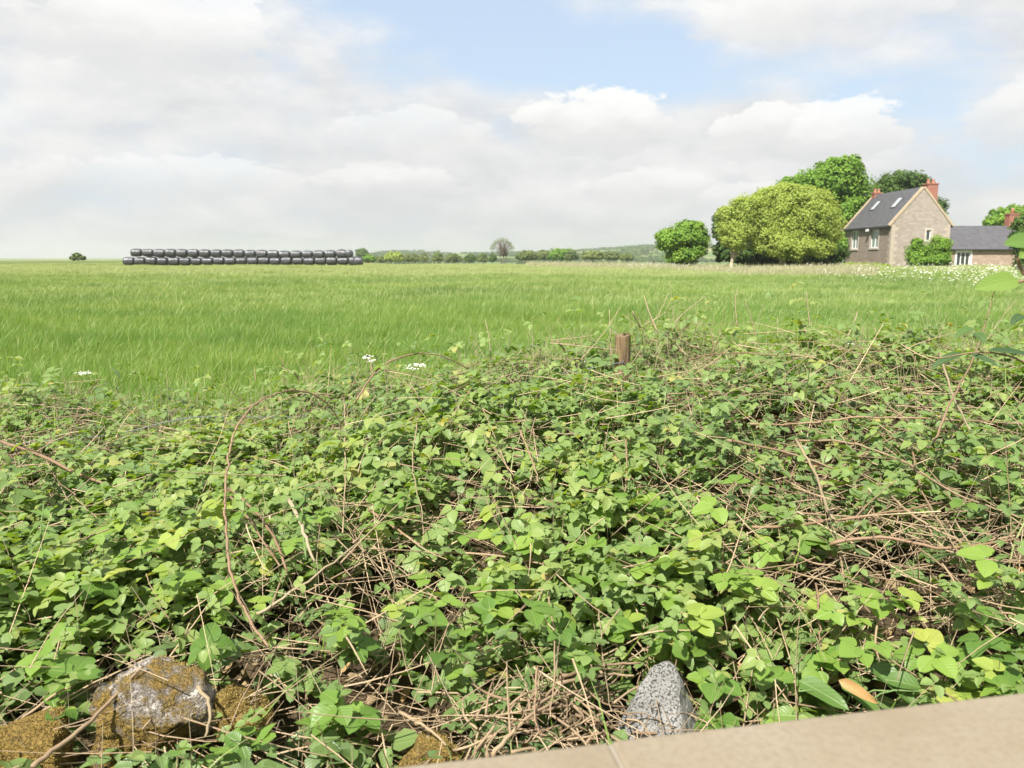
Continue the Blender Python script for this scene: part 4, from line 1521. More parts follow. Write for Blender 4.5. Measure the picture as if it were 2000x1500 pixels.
def build_house():
    Y0 = 75.0
    X0 = P(1736, 525, Y0)[0]
    X1 = P(1853, 480, Y0)[0]
    Y1 = Y0 + 10.2
    zb = P(1736, 530, Y0)[2] - .25
    ze = P(1737, 438, Y0)[2]
    zr = P(1797, 368, Y0)[2]
    xm = (X0 + X1) / 2
    e = empty('stone_farmhouse', (xm, Y0, zb), 'pale stone house with slate roof, red brick chimneys and lower wing', 'house')
    U, V3 = (1, 0, 0), (0, 0, 1)
    H = ze - zb
    W = X1 - X0

    def ppx(px, py, d):
        return P(px, py, d)
    # gable wall towards the camera, with one small window
    gw0, gw1 = P(1808, 470, Y0), P(1819, 449, Y0)
    op = (gw0[0] - X0, gw1[0] - X0, gw0[2] - zb, gw1[2] - zb)
    b = MB()
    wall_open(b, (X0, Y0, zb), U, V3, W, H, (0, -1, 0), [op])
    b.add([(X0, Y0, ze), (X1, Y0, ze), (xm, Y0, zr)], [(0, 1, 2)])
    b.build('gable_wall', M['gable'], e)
    b = MB()
    L = Y1 - Y0
    # front (left) wall with two tall windows
    fo = []
    for pxa, pxb, ya, yb in ((1663.5, 1675.5, 486, 452), (1700, 1715.5, 484, 448)):
        # solve the distance along the wall for each jamb
        ds = []
        for px in (pxa, pxb):
            dd = 78.0
            for _ in range(30):
                dd *= X0 / P(px, 470, dd)[0]
            ds.append(dd)
        dm = sum(ds) / 2
        fo.append((Y1 - max(ds), Y1 - min(ds), P(pxa, ya, dm)[2] - zb, P(pxa, yb, dm)[2] - zb))
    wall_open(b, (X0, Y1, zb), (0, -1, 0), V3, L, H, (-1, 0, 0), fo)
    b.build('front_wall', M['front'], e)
    b = MB()
    b.add([(X1, Y0, zb), (X1, Y1, zb), (X1, Y1, ze), (X1, Y0, ze)], [(0, 1, 2, 3)])
    b.add([(X1, Y1, zb), (X0, Y1, zb), (X0, Y1, ze), (xm, Y1, zr), (X1, Y1, ze)], [(0, 1, 2, 3, 4)])
    b.build('back_wall', M['front'], e)
    # roof: two slate slopes with thickness
    sl = np.array((xm - X0, 0, zr - ze))
    sl = sl / np.linalg.norm(sl)
    nl = np.array((-sl[2], 0, sl[0]))
    SL = math.hypot(xm - X0, zr - ze)
    roofL = None
    for side in (-1, 1):
        s_ = np.array((sl[0] * -side, 0, sl[2]))
        n_ = np.array((side * sl[2], 0, sl[0]))
        o_ = np.array((X0 if side < 0 else X1, Y0 + .20, ze)) - s_ * .28 + n_ * .05
        b = MB()
        obox(b, o_, (0, 1, 0), s_, n_, 0, L - .40, 0, SL + .28, 0, .09)
        rf = b.build('roof', M['slate'], e)
        if side < 0:
            roofL, oL, sL, nL = rf, o_, s_, n_
        # gutter
        b = MB()
        g0 = o_ - n_ * .06 + np.array((side * .06, 0, 0))
        b.tube([g0 + np.array((0, -.15, 0)), g0 + np.array((0, L - .3, 0))], .07, 8)
        b.build('gutter', M['gutter'], e)
    # skylights on the visible slope
    for y0, y1 in ((2.0, 2.9), (6.5, 7.35)):
        b = MB()
        a0, a1 = SL * .54, SL * .84
        obox(b, oL, (0, 1, 0), sL, nL, y0, y1, a0, a1, .085, .15)
        fr = b.build('skylight', M['gutter'], e)
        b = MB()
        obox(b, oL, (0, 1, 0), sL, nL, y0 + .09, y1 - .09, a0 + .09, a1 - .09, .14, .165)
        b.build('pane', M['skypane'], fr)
    # gable copings (both ends), ridge tiles
    for yy in (Y0 - .06, Y1 - .28):
        for side in (-1, 1):
            s_ = np.array((sl[0] * -side, 0, sl[2]))
            n_ = np.array((side * sl[2], 0, sl[0]))
            o_ = np.array((X0 if side < 0 else X1, yy, ze)) - s_ * .25
            b = MB()
            n_st = 7
            st = (SL + .30) / n_st
            for k in range(n_st):
                obox(b, o_, (0, 1, 0), s_, n_, 0, .34, k * st, (k + 1) * st - .012, .02, .20 + .006 * (k % 2))
            b.build('coping', M['coping'], e)
    for k in range(18):
        y0 = Y0 + .3 + k * (L - .6) / 18
        b = MB()
        zz = zr + .10
        y1 = y0 + (L - .6) / 18 - .015
        b.add([(xm - .17, y0, zz - .12), (xm, y0, zz + .07), (xm + .17, y0, zz - .12), (xm - .17, y1, zz - .12), (xm, y1, zz + .07), (xm + .17, y1, zz - .12)],
              [(0, 1, 4, 3), (1, 2, 5, 4), (0, 2, 1), (3, 4, 5), (0, 3, 5, 2)])
        b.build('ridge_tile', M['slate'], e)
    # quoins at the front corner
    z = zb
    k = 0
    while z < ze - .2:
        h = .30 + .05 * math.sin(k * 2.1)
        la, lb = (.55, .32) if k % 2 else (.32, .55)
        b = MB()
        b.box(X0 - .012, X0 + la, Y0 - .012, Y0 + lb, z + .006, min(z + h, ze - .02) - .006)
        b.build('quoin', M['quoin'], e)
        b = MB()
        b.box(X1 - la, X1 + .012, Y0 - .013, Y0 + lb, z + .006, min(z + h, ze - .02) - .006)
        b.build('quoin', M['quoin'], e)
        z += h
        k += 1
    # windows: surround, frame, panes
    for a in fo:
        o_, u_, n_ = np.array((X0, Y1, zb)), (0, -1, 0), (-1, 0, 0)
        make_window(e, o_, u_, V3, n_, a, 2, M['blind'], M['dressed'])
    make_window(e, np.array((X0, Y0, zb)), U, V3, (0, -1, 0), op, 1, M['glass'], M['dressed'])
    # small white lamp under the eaves
    b = MB()
    lp = P(1688, 444, 79.5)
    b.box(X0 - .30, X0 - .02, 79.3, 79.55, ze - .42, ze - .30)
    b.box(X0 - .42, X0 - .26, 79.25, 79.6, ze - .52, ze - .34)
    b.build('wall_lamp', M['whitepaint'], e, bevel=.01)
    # chimneys
    for (cx, cy, w_, d_, h_, lab) in ((xm + .95, Y0 + .75, .95, .95, .78, 'near'), (xm, Y1 - .55, .75, .7, .62, 'far')):
        b = MB()
        z0 = zr - 1.4
        zt = zr + h_ - .40
        b.box(cx - w_ / 2, cx + w_ / 2, cy - d_ / 2, cy + d_ / 2, z0, zt)
        b.box(cx - w_ / 2 - .05, cx + w_ / 2 + .05, cy - d_ / 2 - .05, cy + d_ / 2 + .05, zt, zt + .13)
        ch = b.build('chimney', M['brick'], e, bevel=.01)
        for k in (-1, 1):
            b = MB()
            c0 = np.array((cx + k * w_ * .24, cy, zt + .12))
            b.tube([c0, c0 + np.array((0, 0, .10)), c0 + np.array((0, 0, .30)), c0 + np.array((0, 0, .32)), c0 + np.array((0, 0, .38))], [.15, .15, .12, .14, .14], 12)
            b.build('chimney_pot', M['pot'], ch, True)
    # low wing to the right
    YW = 77.2
    XW0, XW1 = X1 + .004, X1 + 9.5
    zwe = P(1905, 485, YW)[2]
    zwr = P(1905, 443, YW + 2.6)[2]
    w0, w1 = P(1867, 520, YW), P(1896, 492, YW)
    opw = (w0[0] - XW0, w1[0] - XW0, w0[2] - zb, w1[2] - zb)
    b = MB()
    wall_open(b, (XW0, YW, zb), U, V3, XW1 - XW0, zwe - zb, (0, -1, 0), [opw])
    b.add([(XW1, YW, zb), (XW1, YW + 5.2, zb), (XW1, YW + 5.2, zwe), (XW1, YW + 2.6, zwr), (XW1, YW, zwe)], [(0, 1, 2, 3, 4)])
    b.add([(XW0, YW + 5.2, zb), (XW1, YW + 5.2, zb), (XW1, YW + 5.2, zwe), (XW0, YW + 5.2, zwe)], [(3, 2, 1, 0)])
    b.build('wing_wall', M['wing'], e)
    s_ = np.array((0, 2.6, zwr - zwe))
    SLW = np.linalg.norm(s_)
    s_ = s_ / SLW
    n_ = np.array((0, -s_[2], s_[1]))
    b = MB()
    obox(b, np.array((XW0, YW, zwe)) - s_ * .3 + n_ * .04, (1, 0, 0), s_, n_, 0, XW1 - XW0 + .2, 0, SLW + .3, 0, .08)
    b.build('wing_roof', M['slate'], e)
    s2 = np.array((0, -s_[1], s_[2]))
    n2 = np.array((0, s_[2], s_[1]))
    b = MB()
    obox(b, np.array((XW0, YW + 5.2, zwe)) - s2 * .3 + n2 * .045, (1, 0, 0), s2, n2, 0, XW1 - XW0 + .2, 0, SLW + .3, 0, .08)
    b.build('wing_roof', M['slate'], e)
    b = MB()
    b.tube([(XW0, YW - .3, zwe - .12), (XW1, YW - .3, zwe - .12)], .06, 8)
    b.build('gutter', M['gutter'], e)
    make_window(e, np.array((XW0, YW, zb)), U, V3, (0, -1, 0), opw, 3, M['glass'], M['whitepaint'])
    cxw = P(1976, 430, YW + 2.6)[0]
    b = MB()
    b.box(cxw - .45, cxw + .45, YW + 2.2, YW + 3.0, zwr - .5, zwr + 1.15)
    b.box(cxw - .5, cxw + .5, YW + 2.15, YW + 3.05, zwr + 1.15, zwr + 1.28)
    ch = b.build('chimney', M['brick'], e)
    b = MB()
    c0 = np.array((cxw, YW + 2.6, zwr + 1.27))
    b.tube([c0, c0 + np.array((0, 0, .4)), c0 + np.array((0, 0, .5))], [.16, .12, .14], 12)
    b.build('chimney_pot', M['pot'], ch, True)


def make_window(e, o, u, v, n, a, lights, glass, surr):
    u0, u1, v0, v1 = a
    b = MB()
    s = .15
    # jambs, head
    obox(b, o, u, v, n, u0 - s, u0 - .004, v0, v1 + s, -.05, .025)
    obox(b, o, u, v, n, u1 + .004, u1 + s, v0, v1 + s, -.05, .025)
    obox(b, o, u, v, n, u0 - .003, u1 + .003, v1 + .004, v1 + s, -.05, .024)
    win = b.build('window', surr, e)
    b = MB()
    obox(b, o, u, v, n, u0 - s - .05, u1 + s + .05, v0 - .16, v0 - .004, -.05, .07)
    b.build('sill', surr, win)
    b = MB()
    w_ = .07
    d0, d1 = -.16, -.09
    obox(b, o, u, v, n, u0, u0 + w_, v0, v1, d0, d1)
    obox(b, o, u, v, n, u1 - w_, u1, v0, v1, d0, d1)
    obox(b, o, u, v, n, u0 + w_, u1 - w_, v0, v0 + w_, d0, d1)
    obox(b, o, u, v, n, u0 + w_, u1 - w_, v1 - w_, v1, d0, d1)
    cw = (u1 - u0) / lights
    for k in range(1, lights):
        obox(b, o, u, v, n, u0 + k * cw - .035, u0 + k * cw + .035, v0 + w_, v1 - w_, d0, d1 + .002)
    b.build('frame', M['whitepaint'], win)
    for k in range(lights):
        b = MB()
        obox(b, o, u, v, n, u0 + k * cw + .03, u0 + (k + 1) * cw - .03, v0 + .04, v1 - .04, -.135, -.125)
        b.build('pane', glass, win)


M['wing'] = stone_mat('wing_sandstone', (.36, .275, .21), (.38, .31, .25), 1, .19, .38)
M['skypane'] = glass_mat('skylight_painted_reflection', (.42, .45, .47))  # pale base colour paints in the sky reflected by the panes
build_house()


def field_wall():
    """low dry stone wall before the wing: every stone a part"""
    e = None
    A = P(1846, 531, 63)
    Bp = P(2040, 536, 60)
    gz = float(ground_z(A[0], A[1]))
    e = empty('field_wall', (A[0], A[1], gz), 'low dry stone wall in front of the low wing of the house', 'wall')
    off = np.array(e.location)
    L = np.linalg.norm((Bp - A)[:2])
    u = np.array([(Bp - A)[0] / L, (Bp - A)[1] / L, 0])
    n = np.array([u[1], -u[0], 0])
    r = random.Random(4)
    top = P(1880, 524, 62)[2]
    h = max(.5, top - gz)
    rows = 4
    for k in range(rows):
        x = -r.uniform(0, .3)
        rh = h / rows
        while x < L:
            w_ = r.uniform(.35, .7)
            b = MB()
            dz = r.uniform(-.015, .015)
            q0 = np.array((A[0], A[1], gz - .08))
            obox(b, q0, u, (0, 0, 1), n, x + .01, x + w_ - .01, k * rh + .008, (k + 1) * rh - .006 + dz * (k == rows - 1) * 3, -.22 + r.uniform(-.03, .03), .22 + r.uniform(-.03, .03))
            b.build('stone', M['quoin'], e, bevel=.03)
            x += w_


field_wall()

# ------------------------------------------------------------------ wrapped bales
def bale_mat():
    m, t = mat_new('black_bale_wrap')
    g = t.n('ShaderNodeTexCoord')
    x, y, z = t.sep(g.outputs['Object'])
    n = t.noise(g.outputs['Object'], 3.5, 4, .6, .8)
    wv = t.n('ShaderNodeTexWave', wave_type='BANDS', bands_direction='X', i_Scale=3.0, i_Distortion=3.0, i_Detail=2.0)
    t.t.links.new(g.outputs['Object'], wv.inputs['Vector'])
    hgt = t.m('ADD', n, t.m('MULTIPLY', wv.outputs['Fac'], .35))
    c = t.mix(n, (.020, .020, .025), (.058, .060, .067))
    finish(t, c, t.m('ADD', t.m('MULTIPLY', n, .35), .16), 1.0, hgt, .6, .06)
    return m


M['bale'] = bale_mat()


def bale_mesh(seed, lx=1.5, ly=1.2, lz=1.12):
    r = random.Random(seed)
    nu, nv = 16, 20
    V, F = [], []
    xs = [-.5, -.495, -.46, -.38, -.25, -.08, .08, .25, .38, .46, .495, .5]
    sc = [.0, .55, .78, .91, .98, 1.01, 1.01, .98, .91, .78, .55, .0]
    for i, (x, s) in enumerate(zip(xs, sc)):
        for k in range(nv):
            t = 2 * math.pi * k / nv
            c, s2 = math.cos(t), math.sin(t)
            p = 2.6
            rr = 1 / (abs(c) ** p + abs(s2) ** p) ** (1 / p)
            j = 1 + .018 * math.sin(5 * t + seed + i)
            V.append((x * lx + r.uniform(-.008, .008), c * rr * s * ly / 2 * j, s2 * rr * s * lz / 2 * j))
    for i in range(len(xs) - 1):
        for k in range(nv):
            k2 = (k + 1) % nv
            F.append((i * nv + k, i * nv + k2, (i + 1) * nv + k2, (i + 1) * nv + k))
    me = new_mesh('wrapped_bale', V, F, M['bale'], True)
    return me


ORD = ['first', 'second', 'third', 'fourth', 'fifth', 'sixth', 'seventh', 'eighth', 'ninth', 'tenth', 'eleventh', 'twelfth', 'thirteenth', 'fourteenth',
       'fifteenth', 'sixteenth', 'seventeenth', 'eighteenth', 'nineteenth', 'twentieth', 'twenty-first', 'twenty-second']


def build_bales():
    meshes = [bale_mesh(k) for k in range(6)]
    r = random.Random(8)
    D = 108.0
    G = 'black wrapped bales stacked along the far edge of the field'

    def put(px, z, label, d=D, rot=0.0, sc=1.0):
        p = P(px, 505, d)
        o = link('wrapped_bale', meshes[r.randrange(6)], None, (p[0], p[1], z))
        o.rotation_euler = (r.uniform(-.12, .12) + math.pi * r.randrange(2), r.uniform(-.02, .02), rot + r.uniform(-.05, .05))
        o.scale = (sc * r.uniform(.90, .99), r.uniform(.92, 1.05), r.uniform(.88, 1.03))
        tag(o, label, 'bale', G)
    g0 = float(ground_z(*P(475, 515, D)[:2]))
    zlow = P(475, 509, D)[2]
    zlow = max(zlow, g0 + .50)
    zlow = P(475, 510, D)[2]
    n = 21
    for k in range(n):
        px = 252 + k * 22.0
        put(px, zlow + r.uniform(-.03, .03), 'black wrapped bale, %s from the left in the lower row' % ORD[k], D + r.uniform(-.1, .1))
    for k in range(19):
        px = 268 + k * 22.2
        y = np.interp(k, [0, 2, 8, 13, 16, 18], [493.5, 494.5, 495, 497.5, 497, 496])
        put(px, P(475, y, D)[2] + r.uniform(-.02, .02), 'black wrapped bale, %s from the left in the upper row' % ORD[k], D + r.uniform(-.1, .1) + .1)
    put(682, P(475, 495.5, D)[2], 'end-on black wrapped bale at the right end of the upper row', D + .3, math.pi / 2)
    put(668, P(475, 494.5, D)[2], 'black wrapped bale sitting just before the end-on one in the upper row', D + 1.5, math.pi / 2)
    put(699, P(475, 510.5, D)[2], 'last black wrapped bale, slightly forward at the right foot of the stack', D - .6, .35, .9)


build_bales()

# ------------------------------------------------------------------ fence post, wire
def fence():
    d = 4.12
    top = P(1217, 652, d)
    m, t = mat_new('weathered_post')
    g = t.n('ShaderNodeTexCoord')
    v = t.vm('MULTIPLY', g.outputs['Object'], (30, 30, 3))
    n = t.noise(v, 2.0, 6, .7)
    n2 = t.noise(g.outputs['Object'], 9, 4, .6)
    c = t.ramp(n, [(.3, (.06, .042, .025)), (.6, (.22, .155, .09)), (.8, (.32, .25, .16))])
    c = t.mix(t.ss(n2, .5, .7), c, (.17, .16, .05))
    finish(t, c, .9, .15, n, .8, .006)
    gz = 0.1
    e = empty('fence_post', (top[0], top[1], gz), 'brown weathered wooden fence post rising out of the brambles', 'post')
    b = MB()
    rr = np.random.default_rng(2)
    rings = []
    zs = list(np.linspace(gz - .2, top[2] - .012, 9)) + [top[2]]
    sides = 14
    for i, z in enumerate(zs):
        rad = .040 if i < 9 else .033
        for k in range(sides):
            th = 2 * math.pi * k / sides
            q = rad * (1 + .06 * math.sin(3 * th) + rr.normal(0, .02))
            b.v.append((top[0] + q * math.cos(th), top[1] + q * math.sin(th), z + (.006 * math.cos(th) if i >= 8 else 0)))
    for i in range(len(zs) - 1):
        for k in range(sides):
            k2 = (k + 1) % sides
            b.f.append((i * sides + k, i * sides + k2, (i + 1) * sides + k2, (i + 1) * sides + k))
    b.f.append(tuple((len(zs) - 1) * sides + k for k in range(sides)))
    b.build('shaft', m, e, False)
    b = MB()
    for k in range(2):
        z = top[2] - .14 - .16 * k
        b.tube([(top[0] - .004, top[1] - .048, z + .012), (top[0] - .004, top[1] - .052, z), (top[0] + .006, top[1] - .048, z - .012)], .0016, 5)
    b.build('staple', M['wire'], e)
    # wire sagging off to the left, in two strands
    w0 = np.array((top[0] - .004, top[1] - .050, top[2] - .14))
    pts = [w0, P(900, 765, 4.3), P(600, 812, 4.1), P(380, 815, 3.9), P(230, 847, 3.75), P(60, 864, 3.6), P(-150, 885, 3.5)]
    b = MB()
    b.tube(smooth_line(pts, 6), .0024, 6)
    o = b.build('fence_wire', M['wire'], None, True)
    tag(o, 'grey fence wire running left from the post through the brambles', 'wire')


M['wire'] = plain('galvanised_wire', (.16, .17, .18), .6, .4, 20, .3, metallic=.2)
fence()

# ------------------------------------------------------------------ stones in the bank
def rock_mat(name, base, moss_amt, moss=(.42, .28, .085), pale=(.62, .57, .50)):
    m, t = mat_new(name)
    g = t.n('ShaderNodeTexCoord')
    geo = t.n('ShaderNodeNewGeometry')
    p = g.outputs['Object']
    n1 = t.noise(p, 9, 8, .65)
    n2 = t.noise(p, 34, 6, .7)
    n3 = t.noise(p, 3.6, 4, .55, .4)
    fine = t.noise(p, 130, 3, .7)
    c = t.ramp(n1, [(.3, tuple(b * .55 for b in base)), (.55, base), (.75, pale)])
    c = t.mix(t.m('MULTIPLY', t.ss(n2, .5, .72), .28), c, tuple(b * .55 for b in base))
    f = t.ss(t.m('ADD', n3, t.m('MULTIPLY', t.m('SUBTRACT', n2, .5), .5)), 1 - moss_amt - .06, 1 - moss_amt + .06)
    mc = t.mix(n2, tuple(v * .45 for v in moss), tuple(v * 1.35 for v in moss))
    mc = t.mix(t.m('MULTIPLY', fine, .6), mc, (.10, .085, .02))
    c = t.mix(f, c, mc)
    h = t.m('ADD', t.m('ADD', t.m('MULTIPLY', n1, .6), t.m('MULTIPLY', n2, .35)), t.m('MULTIPLY', t.m('MULTIPLY', f, fine), .8))
    pit = t.ss(t.noise(p, 190, 4, .7), .54, .68)
    c = t.mix(t.m('MULTIPLY', pit, .22), c, tuple(b * .35 for b in base))
    h = t.m('SUBTRACT', h, t.m('MULTIPLY', pit, .5))
    finish(t, c, .95, .12, h, 1.0, .035)
    return m


M['rock_mossy'] = rock_mat('mossy_limestone', (.42, .38, .335), .52, pale=(.58, .54, .49))
M['rock_moss'] = rock_mat('moss_covered_stone', (.34, .29, .22), .64)
M['rock_grey'] = rock_mat('grey_limestone', (.27, .265, .25), .14, pale=(.36, .355, .345))


def rock(label, c, pts, mat, seed, rough=.012, moss=0, weight=None):
    """angular block: convex hull of a few corner points, broken up and weathered"""
    r = np.random.default_rng(seed)
    bm = bmesh.new()
    for p in pts:
        bm.verts.new([float(v) for v in (np.array(p) - c)])
    res = bmesh.ops.convex_hull(bm, input=bm.verts)
    bmesh.ops.delete(bm, geom=[v for v in bm.verts if not v.link_faces], context='VERTS')
    bmesh.ops.triangulate(bm, faces=bm.faces)
    bmesh.ops.bevel(bm, geom=list(bm.edges), offset=.006, segments=1, affect='EDGES', profile=.6)
    bmesh.ops.triangulate(bm, faces=bm.faces)
    for _ in range(5):
        lng = [e for e in bm.edges if e.calc_length() > .011]
        if not lng:
            break
        bmesh.ops.subdivide_edges(bm, edges=lng, cuts=1, use_grid_fill=False)
        bmesh.ops.triangulate(bm, faces=bm.faces)
    bm.normal_update()
    V = np.array([v.co[:] for v in bm.verts])
    N = np.array([v.normal[:] for v in bm.verts])
    V = V + N * ((fbm(V * 14 + seed, seed, 3) - .5) * rough * 2.6 + (fbm(V * 55 + seed, seed + 9, 3) - .5) * rough)[:, None]
    for v, q in zip(bm.verts, V):
        v.co = q
    me = bpy.data.meshes.new('wall_stone')
    bm.to_mesh(me)
    bm.free()
    me.polygons.foreach_set('use_smooth', np.ones(len(me.polygons), bool))
    me.materials.append(M[mat])
    o = link('wall_stone', me, None, tuple(float(q) for q in c))
    tag(o, label, 'stone', 'tumbled wall stones under the brambles')
    if moss:
        me.calc_loop_triangles()
        T = np.array([t.vertices[:] for t in me.loop_triangles])
        ar = np.linalg.norm(np.cross(V[T[:, 1]] - V[T[:, 0]], V[T[:, 2]] - V[T[:, 0]]), axis=1)
        k = r.choice(len(T), moss, p=ar / ar.sum())
        w1, w2 = r.random(moss), r.random(moss)
        sw = w1 + w2 > 1
        w1[sw], w2[sw] = 1 - w1[sw], 1 - w2[sw]
        p = V[T[k, 0]] + (V[T[k, 1]] - V[T[k, 0]]) * w1[:, None] + (V[T[k, 2]] - V[T[k, 0]]) * w2[:, None]
        nn = norm(np.cross(V[T[k, 1]] - V[T[k, 0]], V[T[k, 2]] - V[T[k, 0]]))
        cov = fbm(p * 17 + seed, seed + 3, 2)
        keep = (cov > (.45 if weight is None else weight)) & (nn[:, 2] > -.3)
        p, nn = p[keep], nn[keep]
        m_ = len(p)
        V2, F2, T2 = stems_mesh(p - nn * .001, nn + np.array((0, 0, .3)) + r.normal(0, .5, (m_, 3)), r.uniform(.003, .0065, m_), np.full(m_, .0010), r.normal(0, .3, (m_, 3)), r.random(m_), 1, 3)
        mo = link('moss', new_mesh('moss', V2, F2, M['moss'], True, {'tint': T2}), o)
        tag(mo, kind='stuff')
    return o


def block(c, sx, sy, sz, seed, n=11):
    r = np.random.default_rng(seed)
    q = norm(r.normal(0, 1, (n, 3))) * r.uniform(.85, 1.1, (n, 1))
    q = np.sign(q) * np.abs(q) ** .45
    return c + q * np.array((sx, sy, sz))


m_, t_ = mat_new('ochre_moss')
at_ = t_.n('ShaderNodeAttribute', attribute_name='tint')
finish(t_, t_.ramp(at_.outputs['Fac'], [(0, (.16, .13, .04)), (.5, (.36, .26, .075)), (1, (.55, .42, .16))]), .9, .1, transl=.25)
M['moss'] = m_

c = hit(298, 1400) + np.array((0, .03, -.02))
rock('large pale stone with ochre moss and white lichen at lower left', c, block(c, .135, .11, .115, 3, 16), 'rock_mossy', 3, .020, 10000, .53)
c = hit(62, 1462) + np.array((0, .02, -.02))
rock('stone wholly covered in ochre moss in the lower left corner', c, block(c, .105, .10, .085, 4), 'rock_moss', 4, .014, 9000, .42)
c = hit(485, 1372) + np.array((0, .04, -.03))
rock('half hidden mossy stone between the large pale stone and the centre', c, block(c, .085, .08, .07, 7), 'rock_moss', 6, .014, 5000, .5)
c = hit(845, 1450) + np.array((0, .03, -.08))
rock('low moss-covered stone half under twigs left of the coping end', c, block(c, .11, .09, .075, 9), 'rock_moss', 8, .014, 5000, .5)
dd_ = hit(1285, 1400)[1]
c = P(1285, 1400, dd_ + .03)
rock('pointed grey limestone standing up behind the coping', c,
     [P(1192, 1465, dd_ - .01), P(1212, 1400, dd_ + .0), P(1275, 1298, dd_ + .06), P(1312, 1284, dd_ + .08), P(1326, 1310, dd_ + .06), P(1328, 1400, dd_ - .02), P(1325, 1475, dd_ - .05),
      P(1375, 1470, dd_ + .03), P(1360, 1390, dd_ + .08), P(1230, 1440, dd_ + .14), P(1350, 1440, dd_ + .16), P(1215, 1480, dd_ - .03)], 'rock_grey', 10, .007)

# ------------------------------------------------------------------ coping wall by the camera
M['mortar'] = plain('lime_mortar', (.24, .21, .17), .95, .1, 60, .2)


def coping_wall():
    zt = CAMZ - .46

    def on_plane(px, py):
        d = ray(px, py)
        t = (zt - CAMZ) / d[2]
        return np.array((0, 0, CAMZ)) + d * t
    A, B, J = on_plane(800, 1493), on_plane(2000, 1352), on_plane(1190, 1447)
    u = norm(B - A)
    u = np.array((u[0], u[1], 0))
    n = np.array((u[1], -u[0], 0))        # towards the camera
    ja = float((J - A) @ u)
    e = empty('garden_wall', (A[0], A[1], 0), 'smooth buff stone wall coping along the bottom right', 'wall')
    m, t = mat_new('buff_sandstone')
    g = t.n('ShaderNodeTexCoord')
    p = g.outputs['Object']
    n1 = t.noise(p, 4, 5, .6)
    n2 = t.noise(p, 120, 4, .7)
    n3 = t.noise(p, 17, 5, .6, .5)
    c = t.ramp(n1, [(.3, (.19, .155, .105)), (.5, (.225, .19, .137)), (.7, (.245, .215, .165))])
    c = t.mix(t.m('MULTIPLY', t.ss(n3, .58, .78), .35), c, (.20, .16, .11))
    c = t.mix(t.m('MULTIPLY', t.ss(n2, .42, .68), .45), c, (.17, .13, .09))
    finish(t, c, .85, .2, t.m('ADD', t.m('MULTIPLY', n2, .4), n3), .25, .004)
    cuts = [-.75, ja, ja + .82, ja + 1.6]
    for k in range(3):
        b = MB()
        obox(b, A, u, (0, 0, 1), n, cuts[k] + .0012, cuts[k + 1] - .0012, -.075, .001 * (k % 2), 0, .36)
        b.build('coping_slab', m, e, bevel=.004)
    b = MB()
    obox(b, A, u, (0, 0, 1), n, cuts[0] + .01, cuts[-1] - .01, -.074, -.002, .003, .357)
    b.build('mortar_joint', M['mortar'], e)
    b = MB()
    obox(b, A, u, (0, 0, 1), n, cuts[0] + .02, cuts[-1] - .02, -zt, -.0755, .03, .33)
    b.build('wall_body', M['wing'], e)


coping_wall()

# ------------------------------------------------------------------ broad leaves, dead leaf, sprigs, flowers
def leaf_object(name, pos, nrm, fwd, L, W, mat, tint, parent=None, fold=.2, curl=.2, label=None, cat=None, waves=0.0):
    """one broad leaf with a stalk-end, a folded midrib and a curved blade"""
    V, F, A = [], [], []
    rows, cols = 9, 5
    s, f, u = [q[0] for q in frames(np.array([nrm], float), np.array([fwd], float))]
    for i in range(rows):
        t = i / (rows - 1)
        wprof = (math.sin(math.pi * min(1, t * .93 + .05) ** .75)) ** .8 if 0 < t < 1 else .02
        for k in range(cols):
            a = (k / (cols - 1) - .5) * 2
            x = a * W / 2 * wprof
            z = abs(a) * fold * W / 2 * wprof - curl * L * t * t + waves * W * math.sin(t * 9 + k) * abs(a)
            V.append(np.array(pos) + s * x + f * (t * L) + u * z)
            A.append((a * .5 * wprof, t, tint))
    for i in range(rows - 1):
        for k in range(cols - 1):
            F.append((i * cols + k, i * cols + k + 1, (i + 1) * cols + k + 1, (i + 1) * cols + k))
    off = np.array(parent.location) if parent is not None else np.zeros(3)
    me = new_mesh(name, np.array(V) - off, np.array(F), mat, True, {'lf': A})
    o = link(name, me, parent)
    if label:
        tag(o, label, cat)
    return o


q = hit(1700, 1385, .05)
hd = hit(1680, 1360, .03)[1] - .05
dl = leaf_object('fallen_leaf', P(1638, 1328, hd), (-.25, -.75, .6), P(1735, 1392, hd - .02) - P(1638, 1328, hd), .092, .026, M['deadleaf'], .62, None, .55, .25, 'curled orange-yellow dead leaf behind the coping', 'leaf', .09)
dock = empty('dock_plant', hit(1640, 1390, 0), 'broad-leaved green plant low behind the right end of the coping', 'plant')
for (a, b2, L, W, tn) in (((1560, 1330), (1680, 1415), .12, .055, .45), ((1640, 1330), (1780, 1385), .11, .05, .5), ((1800, 1345), (1700, 1330), .10, .05, .4),
                          ((1700, 1300), (1820, 1370), .12, .055, .35), ((1560, 1400), (1490, 1385), .07, .04, .7), ((1880, 1340), (1930, 1300), .07, .05, .95), ((1880, 1320), (1850, 1290), .06, .045, .95)):
    pa, pb = hit(*a, .05), hit(*b2, .06)
    leaf_object('leaf', pa, (random.uniform(-.3, .3), -.35 + random.uniform(-.2, .2), .85), pb - pa, L, W, M['bigleaf'], tn, dock, random.uniform(.15, .5), random.uniform(.1, .4), waves=.05)
# stem hub of the plant
b = MB()
for k in range(5):
    base = np.array(dock.location)
    tip = hit(1560 + 60 * k, 1350, .06)
    b.tube(smooth_line([base - np.array((0, 0, .05)), (base + tip) / 2 + np.array((0, 0, .02)), tip], 3), .0022, 5)
b.build('stem', M['greenstem'], dock, True)


